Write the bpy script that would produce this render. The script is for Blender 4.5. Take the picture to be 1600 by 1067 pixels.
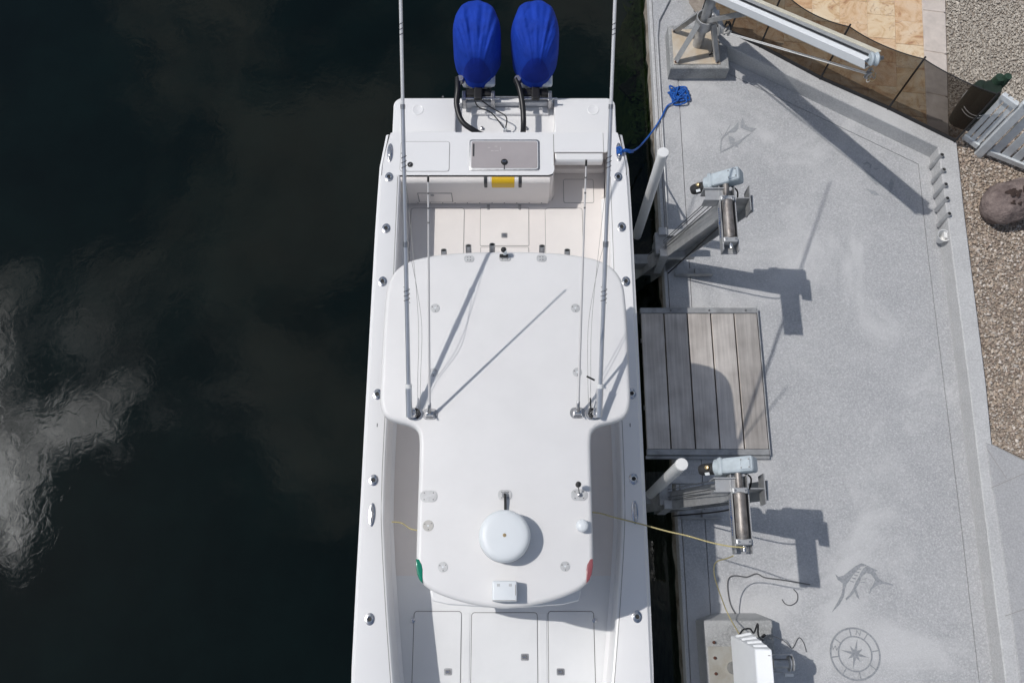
import bpy, bmesh, math, random
import numpy as np
from mathutils import Vector, Matrix, noise as mnoise
random.seed(7); rng = np.random.default_rng(7)
sc = bpy.context.scene
for o in list(bpy.data.objects): bpy.data.objects.remove(o)

# ------------------------------------------------------------------ camera
CH = 11.65                                   # drone height above the water
CF = 1400.0 / 1600.0                         # focal length / sensor width
TH = math.atan(447.0 / 1400.0)               # tilt away from straight down
cam = bpy.data.cameras.new('camera'); co = bpy.data.objects.new('camera', cam)
sc.collection.objects.link(co); sc.camera = co
cam.sensor_width = 36.0; cam.lens = 36.0 * CF; cam.clip_end = 2000; cam.clip_start = 0.05
co.location = (0, 0, CH); co.rotation_euler = (TH, 0, 0)

# ------------------------------------------------------------------ sky, sun, exposure
SUNV = Vector((-0.605, 0.105, 1.0)).normalized()
SUN_EL = math.asin(SUNV.z); SUN_AZ = math.atan2(SUNV.x, SUNV.y)
wd = bpy.data.worlds.new('World'); sc.world = wd; wd.use_nodes = True
nt = wd.node_tree; nt.nodes.clear()
def N(t, typ, **kw):
    n = t.nodes.new(typ)
    for k, v in kw.items():
        if k.startswith('i_'):
            key = k[2:]; key = int(key) if key.isdigit() else key.replace('_', ' ')
            n.inputs[key].default_value = v
        else: setattr(n, k, v)
    return n
def lk(t, a, b): t.links.new(a, b)
sky = N(nt, 'ShaderNodeTexSky', sky_type='NISHITA', sun_disc=False, sun_elevation=SUN_EL, sun_rotation=SUN_AZ, air_density=1.0, dust_density=0.4, ozone_density=1.0)
tc = N(nt, 'ShaderNodeTexCoord'); sep = N(nt, 'ShaderNodeSeparateXYZ'); lk(nt, tc.outputs['Generated'], sep.inputs[0])
zc = N(nt, 'ShaderNodeMath', operation='MAXIMUM', i_1=0.12); lk(nt, sep.outputs['Z'], zc.inputs[0])
dv = N(nt, 'ShaderNodeVectorMath', operation='DIVIDE'); cz = N(nt, 'ShaderNodeCombineXYZ')
for k in range(3): lk(nt, zc.outputs[0], cz.inputs[k])
lk(nt, tc.outputs['Generated'], dv.inputs[0]); lk(nt, cz.outputs[0], dv.inputs[1])
mp = N(nt, 'ShaderNodeMapping'); mp.inputs['Location'].default_value = (0.12, 7.54, -1.0); lk(nt, dv.outputs[0], mp.inputs[0])
cn = N(nt, 'ShaderNodeTexNoise', i_Scale=2.6, i_Detail=9.0, i_Roughness=0.62, i_Distortion=0.5); lk(nt, mp.outputs[0], cn.inputs['Vector'])
cr = N(nt, 'ShaderNodeMapRange', interpolation_type='SMOOTHSTEP'); cr.inputs[1].default_value = 0.485; cr.inputs[2].default_value = 0.64
lk(nt, cn.outputs['Fac'], cr.inputs[0])
# clouds light up towards the sun (forward scattering)
dt = N(nt, 'ShaderNodeVectorMath', operation='DOT_PRODUCT'); nrm = N(nt, 'ShaderNodeVectorMath', operation='NORMALIZE')
lk(nt, tc.outputs['Generated'], nrm.inputs[0]); lk(nt, nrm.outputs[0], dt.inputs[0]); dt.inputs[1].default_value = SUNV
gl = N(nt, 'ShaderNodeMath', operation='POWER', i_1=95.0); gm = N(nt, 'ShaderNodeMath', operation='MAXIMUM', i_1=0.0)
lk(nt, dt.outputs['Value'], gm.inputs[0]); lk(nt, gm.outputs[0], gl.inputs[0])
gs = N(nt, 'ShaderNodeMath', operation='MULTIPLY_ADD', i_1=230.0, i_2=9.0); lk(nt, gl.outputs[0], gs.inputs[0])
cc = N(nt, 'ShaderNodeCombineXYZ')
for k, m in enumerate((1.0, 1.0, 1.0)):
    q = N(nt, 'ShaderNodeMath', operation='MULTIPLY', i_1=m); lk(nt, gs.outputs[0], q.inputs[0]); lk(nt, q.outputs[0], cc.inputs[k])
mx = N(nt, 'ShaderNodeMix', data_type='RGBA'); lk(nt, cr.outputs[0], mx.inputs[0]); lk(nt, sky.outputs[0], mx.inputs[6]); lk(nt, cc.outputs[0], mx.inputs[7])
bg = N(nt, 'ShaderNodeBackground', i_Strength=0.1); lk(nt, mx.outputs[2], bg.inputs['Color'])
wo = N(nt, 'ShaderNodeOutputWorld'); lk(nt, bg.outputs[0], wo.inputs[0])
sl = bpy.data.lights.new('sun', 'SUN'); sl.energy = 3.4; sl.angle = math.radians(0.53); sl.color = (1.0, 0.965, 0.92)
so = bpy.data.objects.new('sun', sl); sc.collection.objects.link(so); so.location = SUNV * 60
so.rotation_euler = SUNV.to_track_quat('Z', 'Y').to_euler()
sc.view_settings.view_transform = 'Standard'; sc.view_settings.look = 'None'
sc.view_settings.exposure = -0.48; sc.view_settings.gamma = 1.0; sc.view_settings.use_curve_mapping = False

# ------------------------------------------------------------------ helpers
cs, sn = math.cos(TH), math.sin(TH)
def W(x, y, z=0.0):
    """photo measurement (x right, y down, 1600 wide) at a known real height z -> point in metres"""
    u = (533.5 - y) / 1400.0; d = cs - sn * u; h = CH - z
    return Vector(((x - 800.0) / 1400.0 / d * h, (sn + cs * u) / d * h, z))
WL = {}
def tag(o, label=None, cat=None, group=None, kind=None):
    for k, v in (('label', label), ('category', cat), ('group', group), ('kind', kind)):
        if v: o[k] = v
    return o
def empty(name, loc, label, cat, group=None):
    o = bpy.data.objects.new(name, None); sc.collection.objects.link(o); o.location = loc
    o.empty_display_size = 0.2; WL[o] = Vector(loc)
    return tag(o, label, cat, group)
def mesh(name, vs, fs, m, parent=None, smooth=False, origin=None, auto=None):
    a = np.array([tuple(v) for v in vs], dtype=float)
    c = Vector(origin) if origin is not None else Vector(((a[:, 0].min() + a[:, 0].max()) / 2, (a[:, 1].min() + a[:, 1].max()) / 2, a[:, 2].min()))
    me = bpy.data.meshes.new(name)
    me.from_pydata([tuple(v) for v in (a - np.array(c))], [], [list(f) for f in fs])
    bm = bmesh.new(); bm.from_mesh(me); bmesh.ops.remove_doubles(bm, verts=bm.verts, dist=1e-6)
    bmesh.ops.recalc_face_normals(bm, faces=bm.faces); bm.to_mesh(me); bm.free()
    if m: me.materials.append(m)
    if smooth:
        me.polygons.foreach_set('use_smooth', [True] * len(me.polygons))
        if auto:
            try: me.set_sharp_from_angle(angle=math.radians(auto))
            except Exception: pass
    o = bpy.data.objects.new(name, me); sc.collection.objects.link(o)
    WL[o] = c
    if parent: o.parent = parent; o.location = c - WL[parent]
    else: o.location = c
    return o
def bevel(o, w=0.006, seg=2):
    b = o.modifiers.new('bevel', 'BEVEL'); b.width = w; b.segments = seg; b.limit_method = 'ANGLE'; b.angle_limit = math.radians(40)
    return o
def boxv(c, s, R=None):
    vs = []
    for x in (-.5, .5):
        for y in (-.5, .5):
            for z in (-.5, .5):
                v = Vector((x * s[0], y * s[1], z * s[2]))
                vs.append((R @ v if R else v) + Vector(c))
    return vs, [(0, 1, 3, 2), (4, 6, 7, 5), (0, 4, 5, 1), (2, 3, 7, 6), (0, 2, 6, 4), (1, 5, 7, 3)]
def box(name, c, s, m, parent=None, R=None, bv=0.005):
    v, f = boxv(c, s, R); o = mesh(name, v, f, m, parent)
    return bevel(o, bv) if bv else o
class MB:
    def __init__(s): s.v = []; s.f = []
    def add(s, v, f):
        n = len(s.v); s.v += [Vector(p) for p in v]; s.f += [tuple(i + n for i in g) for g in f]; return s
    def box(s, c, sz, R=None): return s.add(*boxv(c, sz, R))
    def tube(s, pts, r, seg=8, caps=True): return s.add(*tubev(pts, r, seg, caps))
    def build(s, name, m, parent=None, smooth=False, auto=35, **k): return mesh(name, s.v, s.f, m, parent, smooth, auto=auto if smooth else None, **k)
def tubev(pts, r, seg=8, caps=True):
    pts = [Vector(p) for p in pts]; n = len(pts)
    rs = r if isinstance(r, (list, tuple)) else [r] * n
    vs, fs = [], []; prev = None
    for i, p in enumerate(pts):
        t = (pts[min(i + 1, n - 1)] - pts[max(i - 1, 0)]).normalized()
        if prev is None:
            a = Vector((0, 0, 1)) if abs(t.z) < .9 else Vector((1, 0, 0))
            u = t.cross(a).normalized()
        else:
            u = (prev - t * prev.dot(t)).normalized()
        prev = u; w = t.cross(u)
        for k in range(seg):
            a = 2 * math.pi * k / seg
            vs.append(p + (u * math.cos(a) + w * math.sin(a)) * rs[i])
    for i in range(n - 1):
        for k in range(seg):
            k2 = (k + 1) % seg
            fs.append((i * seg + k, i * seg + k2, (i + 1) * seg + k2, (i + 1) * seg + k))
    if caps: fs += [tuple(range(seg)), tuple((n - 1) * seg + k for k in range(seg))]
    return vs, fs
def tube(name, pts, r, m, parent=None, seg=10, caps=True, auto=50):
    v, f = tubev(pts, r, seg, caps); return mesh(name, v, f, m, parent, True, auto=auto)
def spline(pts, n=8, closed=False):
    pts = [Vector(p) for p in pts]; out = []; L = len(pts)
    rng_ = range(L) if closed else range(L - 1)
    for i in rng_:
        g = (lambda k: pts[k % L]) if closed else (lambda k: pts[max(0, min(L - 1, k))])
        p0, p1, p2, p3 = g(i - 1), g(i), g(i + 1), g(i + 2)
        for k in range(n):
            t = k / n
            out.append(0.5 * ((2 * p1) + (p2 - p0) * t + (2 * p0 - 5 * p1 + 4 * p2 - p3) * t * t + (3 * p1 - p0 - 3 * p2 + p3) * t ** 3))
    if not closed: out.append(pts[-1])
    return out
def area2(p): return sum(p[i][0] * p[(i + 1) % len(p)][1] - p[(i + 1) % len(p)][0] * p[i][1] for i in range(len(p)))
def inset(p, d):
    n = len(p); sgn = 1 if area2(p) > 0 else -1; out = []
    for i in range(n):
        a, b, c = (Vector((p[(i + k) % n][0], p[(i + k) % n][1])) for k in (-1, 0, 1))
        e1 = (b - a).normalized(); e2 = (c - b).normalized()
        n1 = Vector((-e1.y, e1.x)) * sgn; n2 = Vector((-e2.y, e2.x)) * sgn
        m = (n1 + n2); m = m / max(m.length_squared / 2, 0.3) if m.length > 1e-6 else n1
        out.append(b + m * d)
    return out
def prismv(p, z0, z1, r=0.0, steps=4):
    rings = [[(q[0], q[1], z0) for q in p]]
    if r > 0:
        for k in range(steps + 1):
            a = math.pi / 2 * k / steps; ip = inset(p, r * (1 - math.cos(a)))
            rings.append([(q[0], q[1], z1 - r + r * math.sin(a)) for q in ip])
    else: rings.append([(q[0], q[1], z1) for q in p])
    n = len(p); vs = [v for R in rings for v in R]; fs = []
    for i in range(len(rings) - 1):
        for k in range(n):
            k2 = (k + 1) % n; fs.append((i * n + k, i * n + k2, (i + 1) * n + k2, (i + 1) * n + k))
    fs += [tuple(range(n)), tuple((len(rings) - 1) * n + k for k in range(n))]
    return vs, fs
def prism(name, p, z0, z1, m, parent=None, r=0.0, smooth=True, steps=4):
    v, f = prismv(p, z0, z1, r, steps); return mesh(name, v, f, m, parent, smooth, auto=35)
def rrect(cx, cy, w, h, r, n=4, rot=0.0):
    out = []
    for (sx, sy, a0) in ((1, 1, 0), (-1, 1, 90), (-1, -1, 180), (1, -1, 270)):
        for k in range(n + 1):
            a = math.radians(a0 + 90 * k / n)
            out.append(Vector((sx * (w / 2 - r) + r * math.cos(a), sy * (h / 2 - r) + r * math.sin(a))))
    c, s = math.cos(rot), math.sin(rot)
    return [Vector((cx + q.x * c - q.y * s, cy + q.x * s + q.y * c)) for q in out]
def circ(cx, cy, r, n=24): return [Vector((cx + r * math.cos(2 * math.pi * k / n), cy + r * math.sin(2 * math.pi * k / n))) for k in range(n)]
def pxrect(x0, y0, x1, y1, z):
    a = W(x0, (y0 + y1) / 2, z); b = W(x1, (y0 + y1) / 2, z); t = W((x0 + x1) / 2, y0, z); u = W((x0 + x1) / 2, y1, z)
    return (a.x + b.x) / 2, (t.y + u.y) / 2, b.x - a.x, t.y - u.y
def lathe(name, c, prof, m, parent=None, n=32, axis='Z'):
    vs, fs = [], []
    for (r, z) in prof:
        for k in range(n):
            a = 2 * math.pi * k / n; p = Vector((r * math.cos(a), r * math.sin(a), z))
            if axis == 'X': p = Vector((p.z, p.x, p.y))
            if axis == 'Y': p = Vector((p.y, p.z, p.x))
            vs.append(Vector(c) + p)
    for i in range(len(prof) - 1):
        for k in range(n):
            k2 = (k + 1) % n; fs.append((i * n + k, i * n + k2, (i + 1) * n + k2, (i + 1) * n + k))
    fs += [tuple(range(n)), tuple((len(prof) - 1) * n + k for k in range(n))]
    return mesh(name, vs, fs, m, parent, True, auto=40)
def fill(loops, z):
    """flat sheet between closed loops (outer first, then holes)"""
    bm = bmesh.new(); es = []
    for lp in loops:
        vs = [bm.verts.new((p[0], p[1], z(p) if callable(z) else z)) for p in lp]
        es += [bm.edges.new((vs[i], vs[(i + 1) % len(vs)])) for i in range(len(vs))]
    bmesh.ops.triangle_fill(bm, edges=es, use_beauty=True, use_dissolve=False)
    bm.verts.index_update()
    v = [x.co.copy() for x in bm.verts]; f = [tuple(x.index for x in g.verts) for g in bm.faces]; bm.free()
    return v, f
def slab(name, loops, z0, z1, m, parent=None, r=0.006):
    """solid plate with holes and slightly eased top edges"""
    mb = MB(); mb.add(*fill([inset(l, r) if i == 0 else inset(l, -r) for i, l in enumerate(loops)], z1))
    for i, l in enumerate(loops):
        il = inset(l, r if i == 0 else -r); n = len(l)
        vs = [(q[0], q[1], z0) for q in l] + [(q[0], q[1], z1 - r) for q in l] + [(q[0], q[1], z1) for q in il]
        mb.add(vs, [(a * n + k, a * n + (k + 1) % n, (a + 1) * n + (k + 1) % n, (a + 1) * n + k) for a in range(2) for k in range(n)])
    return mb.build(name, m, parent)

# ------------------------------------------------------------------ materials
def mat(name, col, rough=0.5, metal=0.0, var=0.0, vscale=4.0, bump=0.0, bscale=60.0, coat=0.0, col2=None, spec=0.5, world=False, sheen=0.0, detail=6.0, bdist=0.01, rvar=0.0):
    m = bpy.data.materials.new(name); m.use_nodes = True; t = m.node_tree; b = t.nodes['Principled BSDF']
    b.inputs['Base Color'].default_value = (*col, 1); b.inputs['Roughness'].default_value = rough; b.inputs['Metallic'].default_value = metal
    b.inputs['Specular IOR Level'].default_value = spec
    if coat: b.inputs['Coat Weight'].default_value = coat; b.inputs['Coat Roughness'].default_value = 0.12
    if sheen: b.inputs['Sheen Weight'].default_value = sheen
    if world: g = N(t, 'ShaderNodeNewGeometry'); vec = g.outputs['Position']
    else: g = N(t, 'ShaderNodeTexCoord'); vec = g.outputs['Object']
    if var or col2:
        n = N(t, 'ShaderNodeTexNoise', i_Scale=vscale, i_Detail=detail, i_Roughness=0.6); lk(t, vec, n.inputs['Vector'])
        rp = N(t, 'ShaderNodeMapRange'); rp.inputs[1].default_value = 0.32; rp.inputs[2].default_value = 0.68; lk(t, n.outputs['Fac'], rp.inputs[0])
        x = N(t, 'ShaderNodeMix', data_type='RGBA'); lk(t, rp.outputs[0], x.inputs[0])
        c2 = col2 if col2 else tuple(c * (1 - var) for c in col); c1 = col if col2 else tuple(min(1, c * (1 + var)) for c in col)
        x.inputs[6].default_value = (*c1, 1); x.inputs[7].default_value = (*c2, 1); lk(t, x.outputs[2], b.inputs['Base Color'])
        if rvar:
            rr = N(t, 'ShaderNodeMapRange'); rr.inputs[3].default_value = rough - rvar; rr.inputs[4].default_value = rough + rvar
            lk(t, rp.outputs[0], rr.inputs[0]); lk(t, rr.outputs[0], b.inputs['Roughness'])
    if bump:
        n2 = N(t, 'ShaderNodeTexNoise', i_Scale=bscale, i_Detail=3.0); lk(t, vec, n2.inputs['Vector'])
        bp = N(t, 'ShaderNodeBump', i_Strength=bump, i_Distance=bdist); lk(t, n2.outputs['Fac'], bp.inputs['Height']); lk(t, bp.outputs[0], b.inputs['Normal'])
    return m
M = {}
M['gel'] = mat('white gelcoat', (0.79, 0.785, 0.785), 0.34, var=0.018, vscale=1.3, coat=0.25, world=True, rvar=0.06)
M['top'] = mat('hardtop white gelcoat', (0.74, 0.728, 0.722), 0.42, var=0.035, vscale=1.6, bump=0.05, bscale=220, world=True, rvar=0.06)
M['liner'] = mat('warm cockpit liner', (0.76, 0.715, 0.685), 0.5, var=0.03, vscale=2.5, bump=0.12, bscale=260, world=True)
M['lid'] = mat('cockpit hatch nonskid', (0.775, 0.735, 0.705), 0.55, var=0.025, vscale=3, bump=0.2, bscale=320, world=True)
M['bow'] = mat('bow deck nonskid', (0.74, 0.745, 0.75), 0.55, var=0.03, vscale=2, bump=0.2, bscale=320, world=True)
M['groove'] = mat('dark hatch groove', (0.13, 0.125, 0.12), 0.8)
M['seam'] = mat('grey hatch seam', (0.30, 0.29, 0.28), 0.8)
M['ss'] = mat('polished stainless', (0.62, 0.62, 0.63), 0.2, 1.0, var=0.15, vscale=30)
M['ssd'] = mat('brushed stainless', (0.42, 0.42, 0.43), 0.38, 1.0, var=0.2, vscale=40)
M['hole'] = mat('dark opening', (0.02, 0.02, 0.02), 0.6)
M['bolt'] = mat('bolt', (0.2, 0.2, 0.2), 0.4, 0.8)
M['alu'] = mat('weathered aluminium', (0.47, 0.475, 0.48), 0.5, 0.55, var=0.16, vscale=9, bump=0.06, bscale=90, world=True, rvar=0.1)
M['alud'] = mat('dull mill aluminium', (0.36, 0.365, 0.37), 0.55, 0.45, var=0.2, vscale=8, world=True, rvar=0.1)
M['anod'] = mat('blue grey anodised tube', (0.60, 0.61, 0.64), 0.32, 0.75, var=0.06, vscale=6)
M['wtube'] = mat('white outrigger tube', (0.66, 0.66, 0.67), 0.3, 0.2)
M['fibre'] = mat('white fibreglass whip', (0.72, 0.70, 0.69), 0.4)
M['black'] = mat('black rubber', (0.012, 0.012, 0.013), 0.42)
M['blackm'] = mat('black matt', (0.02, 0.02, 0.022), 0.7)
M['pvc'] = mat('white pvc', (0.76, 0.76, 0.75), 0.38, var=0.05, vscale=3)
M['plast'] = mat('white plastic', (0.72, 0.75, 0.77), 0.42, var=0.02, vscale=3)
M['boxw'] = mat('white enclosure paint', (0.76, 0.78, 0.80), 0.45, var=0.03, vscale=4)
M['gear'] = mat('pale blue grey gearbox paint', (0.42, 0.475, 0.51), 0.5, var=0.14, vscale=9, bump=0.05, bscale=60)
M['drum'] = mat('worn winch drum', (0.36, 0.335, 0.315), 0.5, 0.65, col2=(0.16, 0.14, 0.13), vscale=9, bump=0.1, bscale=80)
M['brass'] = mat('brass fitting', (0.45, 0.35, 0.2), 0.35, 0.9)
M['yel'] = mat('yellow decal', (0.68, 0.42, 0.008), 0.45)
M['chr'] = mat('charcoal decal', (0.035, 0.037, 0.042), 0.5)
M['grn'] = mat('green lens', (0.0, 0.20, 0.12), 0.2, coat=0.4)
M['red'] = mat('faded red lens', (0.27, 0.075, 0.085), 0.3, coat=0.3)
M['beige'] = mat('beige plastic', (0.52, 0.50, 0.47), 0.5)
M['rblue'] = mat('blue rope', (0.008, 0.10, 0.42), 0.7, var=0.35, vscale=120, bump=0.5, bscale=200)
M['ryel'] = mat('yellow rope', (0.47, 0.40, 0.20), 0.8, var=0.25, vscale=90, bump=0.4, bscale=200)
M['rgrey'] = mat('grey rope', (0.42, 0.41, 0.39), 0.85, var=0.2, vscale=60, bump=0.5, bscale=160)
M['green'] = mat('dark green canvas', (0.009, 0.021, 0.013), 0.75, var=0.3, vscale=12, bump=0.3, bscale=40)
M['greenl'] = mat('faded green canvas', (0.02, 0.05, 0.03), 0.75, var=0.3, vscale=12)
M['pick'] = mat('white picket paint', (0.62, 0.65, 0.67), 0.5, var=0.12, vscale=8)
M['plate'] = mat('rust stained base plate', (0.60, 0.555, 0.49), 0.6, 0.1, col2=(0.52, 0.41, 0.28), vscale=5)
M['plate2'] = mat('grey stained base plate', (0.40, 0.395, 0.37), 0.6, 0.1, col2=(0.30, 0.28, 0.235), vscale=5)
M['fit'] = mat('satin deck fitting', (0.56, 0.56, 0.56), 0.42, 0.35, var=0.12, vscale=25)
M['rust'] = mat('rusty bolt', (0.12, 0.05, 0.035), 0.8, 0.2)
M['weed'] = mat('submerged weed', (0.085, 0.095, 0.015), 0.8, col2=(0.02, 0.035, 0.008), vscale=8, world=True)
M['bed'] = mat('silty canal bed', (0.022, 0.040, 0.044), 0.95, var=0.3, vscale=0.7, world=True)
M['decal'] = mat('worn blue grey deck paint', (0.22, 0.235, 0.255), 0.75, col2=(0.36, 0.37, 0.385), vscale=45, world=True)
M['decalw'] = mat('worn pale grey deck paint', (0.27, 0.285, 0.305), 0.75, col2=(0.38, 0.39, 0.40), vscale=45, world=True)
M['mark'] = mat('blue lettering', (0.02, 0.07, 0.25), 0.5)
M['log'] = mat('weathered trunk', (0.27, 0.215, 0.195), 0.85, col2=(0.11, 0.08, 0.075), vscale=7, bump=0.9, bscale=26, bdist=0.03)
M['pick2'] = M['pick']
M['hollow'] = mat('dark rot', (0.045, 0.028, 0.023), 0.9, var=0.4, vscale=20, bump=0.8, bscale=30)

def speckle(name, base, light, dark, vs=55.0, patch=1.2, bump=0.25):
    m = bpy.data.materials.new(name); m.use_nodes = True; t = m.node_tree; b = t.nodes['Principled BSDF']; b.inputs['Roughness'].default_value = 0.8
    b.inputs['Specular IOR Level'].default_value = 0.3
    g = N(t, 'ShaderNodeNewGeometry'); p = g.outputs['Position']
    v = N(t, 'ShaderNodeTexVoronoi', i_Scale=vs); lk(t, p, v.inputs['Vector'])
    sp = N(t, 'ShaderNodeSeparateColor'); lk(t, v.outputs['Color'], sp.inputs[0])
    r1 = N(t, 'ShaderNodeMapRange'); r1.inputs[1].default_value = 0.62; r1.inputs[2].default_value = 1.0; lk(t, sp.outputs[0], r1.inputs[0])
    n1 = N(t, 'ShaderNodeTexNoise', i_Scale=patch, i_Detail=7.0, i_Roughness=0.62); lk(t, p, n1.inputs['Vector'])
    n2 = N(t, 'ShaderNodeTexNoise', i_Scale=vs * 0.55, i_Detail=3.0); lk(t, p, n2.inputs['Vector'])
    r2 = N(t, 'ShaderNodeMapRange'); r2.inputs[1].default_value = 0.35; r2.inputs[2].default_value = 0.68; lk(t, n1.outputs['Fac'], r2.inputs[0])
    a = N(t, 'ShaderNodeMix', data_type='RGBA'); lk(t, r2.outputs[0], a.inputs[0]); a.inputs[6].default_value = (*dark, 1); a.inputs[7].default_value = (*base, 1)
    c = N(t, 'ShaderNodeMix', data_type='RGBA'); f = N(t, 'ShaderNodeMath', operation='MULTIPLY', i_1=0.60); lk(t, r1.outputs[0], f.inputs[0]); lk(t, f.outputs[0], c.inputs[0])
    lk(t, a.outputs[2], c.inputs[6]); c.inputs[7].default_value = (*light, 1)
    d = N(t, 'ShaderNodeMix', data_type='RGBA', blend_type='MULTIPLY'); r3 = N(t, 'ShaderNodeMapRange'); r3.inputs[1].default_value = 0.3; r3.inputs[2].default_value = 0.7; r3.inputs[3].default_value = 0.84; r3.inputs[4].default_value = 1.08
    lk(t, n2.outputs['Fac'], r3.inputs[0]); d.inputs[0].default_value = 1.0; lk(t, c.outputs[2], d.inputs[6]); lk(t, r3.outputs[0], d.inputs[7])
    # sparse dark pits
    n3 = N(t, 'ShaderNodeTexNoise', i_Scale=7.0, i_Detail=9.0, i_Roughness=0.75); lk(t, p, n3.inputs['Vector'])
    r4 = N(t, 'ShaderNodeMapRange'); r4.inputs[1].default_value = 0.67; r4.inputs[2].default_value = 0.72; lk(t, n3.outputs['Fac'], r4.inputs[0])
    e = N(t, 'ShaderNodeMix', data_type='RGBA'); lk(t, r4.outputs[0], e.inputs[0]); lk(t, d.outputs[2], e.inputs[6]); e.inputs[7].default_value = (*[k * 0.45 for k in dark], 1)
    n4 = N(t, 'ShaderNodeTexNoise', i_Scale=0.75, i_Detail=6.0, i_Roughness=0.6, i_Distortion=0.7); lk(t, p, n4.inputs['Vector'])
    r5 = N(t, 'ShaderNodeMapRange', interpolation_type='SMOOTHSTEP'); r5.inputs[1].default_value = 0.47; r5.inputs[2].default_value = 0.66; r5.inputs[4].default_value = 0.72; lk(t, n4.outputs['Fac'], r5.inputs[0])
    st_ = N(t, 'ShaderNodeMix', data_type='RGBA'); lk(t, r5.outputs[0], st_.inputs[0]); lk(t, e.outputs[2], st_.inputs[6]); st_.inputs[7].default_value = (*[k_ * 0.97 for k_ in light], 1)
    lk(t, st_.outputs[2], b.inputs['Base Color'])
    bp = N(t, 'ShaderNodeBump', i_Strength=bump, i_Distance=0.01); lk(t, v.outputs['Distance'], bp.inputs['Height']); lk(t, bp.outputs[0], b.inputs['Normal'])
    return m
M['dock'] = speckle('speckled grey deck', (0.475, 0.478, 0.487), (0.60, 0.60, 0.603), (0.395, 0.40, 0.412), vs=78, patch=0.9)
M['curb'] = speckle('grey cement curb', (0.545, 0.545, 0.545), (0.61, 0.61, 0.61), (0.47, 0.47, 0.472), vs=80, patch=2.5, bump=0.12)
M['block'] = speckle('rough cement block', (0.37, 0.375, 0.375), (0.50, 0.50, 0.50), (0.28, 0.285, 0.28), vs=60, patch=3.0, bump=0.3)
M['pad'] = speckle('smooth cement pad', (0.44, 0.44, 0.445), (0.49, 0.49, 0.49), (0.39, 0.39, 0.40), vs=90, patch=0.9, bump=0.05)
M['wallf'] = mat('stained seawall', (0.40, 0.36, 0.31), 0.85, col2=(0.12, 0.09, 0.06), vscale=5, bump=0.7, bscale=25, world=True)
M['border'] = mat('pale border stone', (0.60, 0.53, 0.475), 0.8, var=0.12, vscale=6, bump=0.2, bscale=60, world=True)
M['soil'] = mat('sandy ground', (0.36, 0.31, 0.26), 0.95, col2=(0.25, 0.21, 0.175), vscale=18, bump=0.6, bscale=60, world=True)

def tile_mat():
    m = bpy.data.materials.new('veined sandstone tile'); m.use_nodes = True; t = m.node_tree; b = t.nodes['Principled BSDF']; b.inputs['Roughness'].default_value = 0.7
    oi = N(t, 'ShaderNodeObjectInfo'); tcn = N(t, 'ShaderNodeTexCoord')
    ad = N(t, 'ShaderNodeVectorMath', operation='ADD'); lk(t, tcn.outputs['Object'], ad.inputs[0])
    sc_ = N(t, 'ShaderNodeMath', operation='MULTIPLY', i_1=57.0); lk(t, oi.outputs['Random'], sc_.inputs[0]); lk(t, sc_.outputs[0], ad.inputs[1])
    n = N(t, 'ShaderNodeTexNoise', i_Scale=3.2, i_Detail=9.0, i_Roughness=0.68, i_Distortion=1.6); lk(t, ad.outputs[0], n.inputs['Vector'])
    r = N(t, 'ShaderNodeValToRGB'); lk(t, n.outputs['Fac'], r.inputs[0]); e = r.color_ramp.elements
    e[0].position = 0.30; e[0].color = (0.40, 0.22, 0.14, 1); e[1].position = 0.66; e[1].color = (0.78, 0.70, 0.58, 1)
    k = e.new(0.40); k.color = (0.60, 0.43, 0.27, 1); k = e.new(0.50); k.color = (0.73, 0.60, 0.44, 1)
    r2 = N(t, 'ShaderNodeValToRGB'); lk(t, oi.outputs['Random'], r2.inputs[0]); e = r2.color_ramp.elements
    e[0].color = (0.98, 0.88, 0.78, 1); e[1].color = (1.0, 0.98, 0.93, 1); q = e.new(0.35); q.color = (0.92, 0.76, 0.64, 1); q = e.new(0.65); q.color = (1.0, 0.90, 0.76, 1)
    x = N(t, 'ShaderNodeMix', data_type='RGBA', blend_type='MULTIPLY'); x.inputs[0].default_value = 1.0; lk(t, r.outputs[0], x.inputs[6]); lk(t, r2.outputs[0], x.inputs[7])
    vn = N(t, 'ShaderNodeTexNoise', i_Scale=4.5, i_Detail=10.0, i_Roughness=0.72, i_Distortion=3.0); lk(t, ad.outputs[0], vn.inputs['Vector'])
    vr = N(t, 'ShaderNodeMapRange'); vr.inputs[1].default_value = 0.56; vr.inputs[2].default_value = 0.72; lk(t, vn.outputs['Fac'], vr.inputs[0])
    vx = N(t, 'ShaderNodeMix', data_type='RGBA'); lk(t, vr.outputs[0], vx.inputs[0]); lk(t, x.outputs[2], vx.inputs[6]); vx.inputs[7].default_value = (0.36, 0.19, 0.13, 1)
    lk(t, vx.outputs[2], b.inputs['Base Color'])
    bp = N(t, 'ShaderNodeBump', i_Strength=0.3, i_Distance=0.01); lk(t, n.outputs['Fac'], bp.inputs['Height']); lk(t, bp.outputs[0], b.inputs['Normal'])
    return m
M['tile'] = tile_mat()

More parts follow.
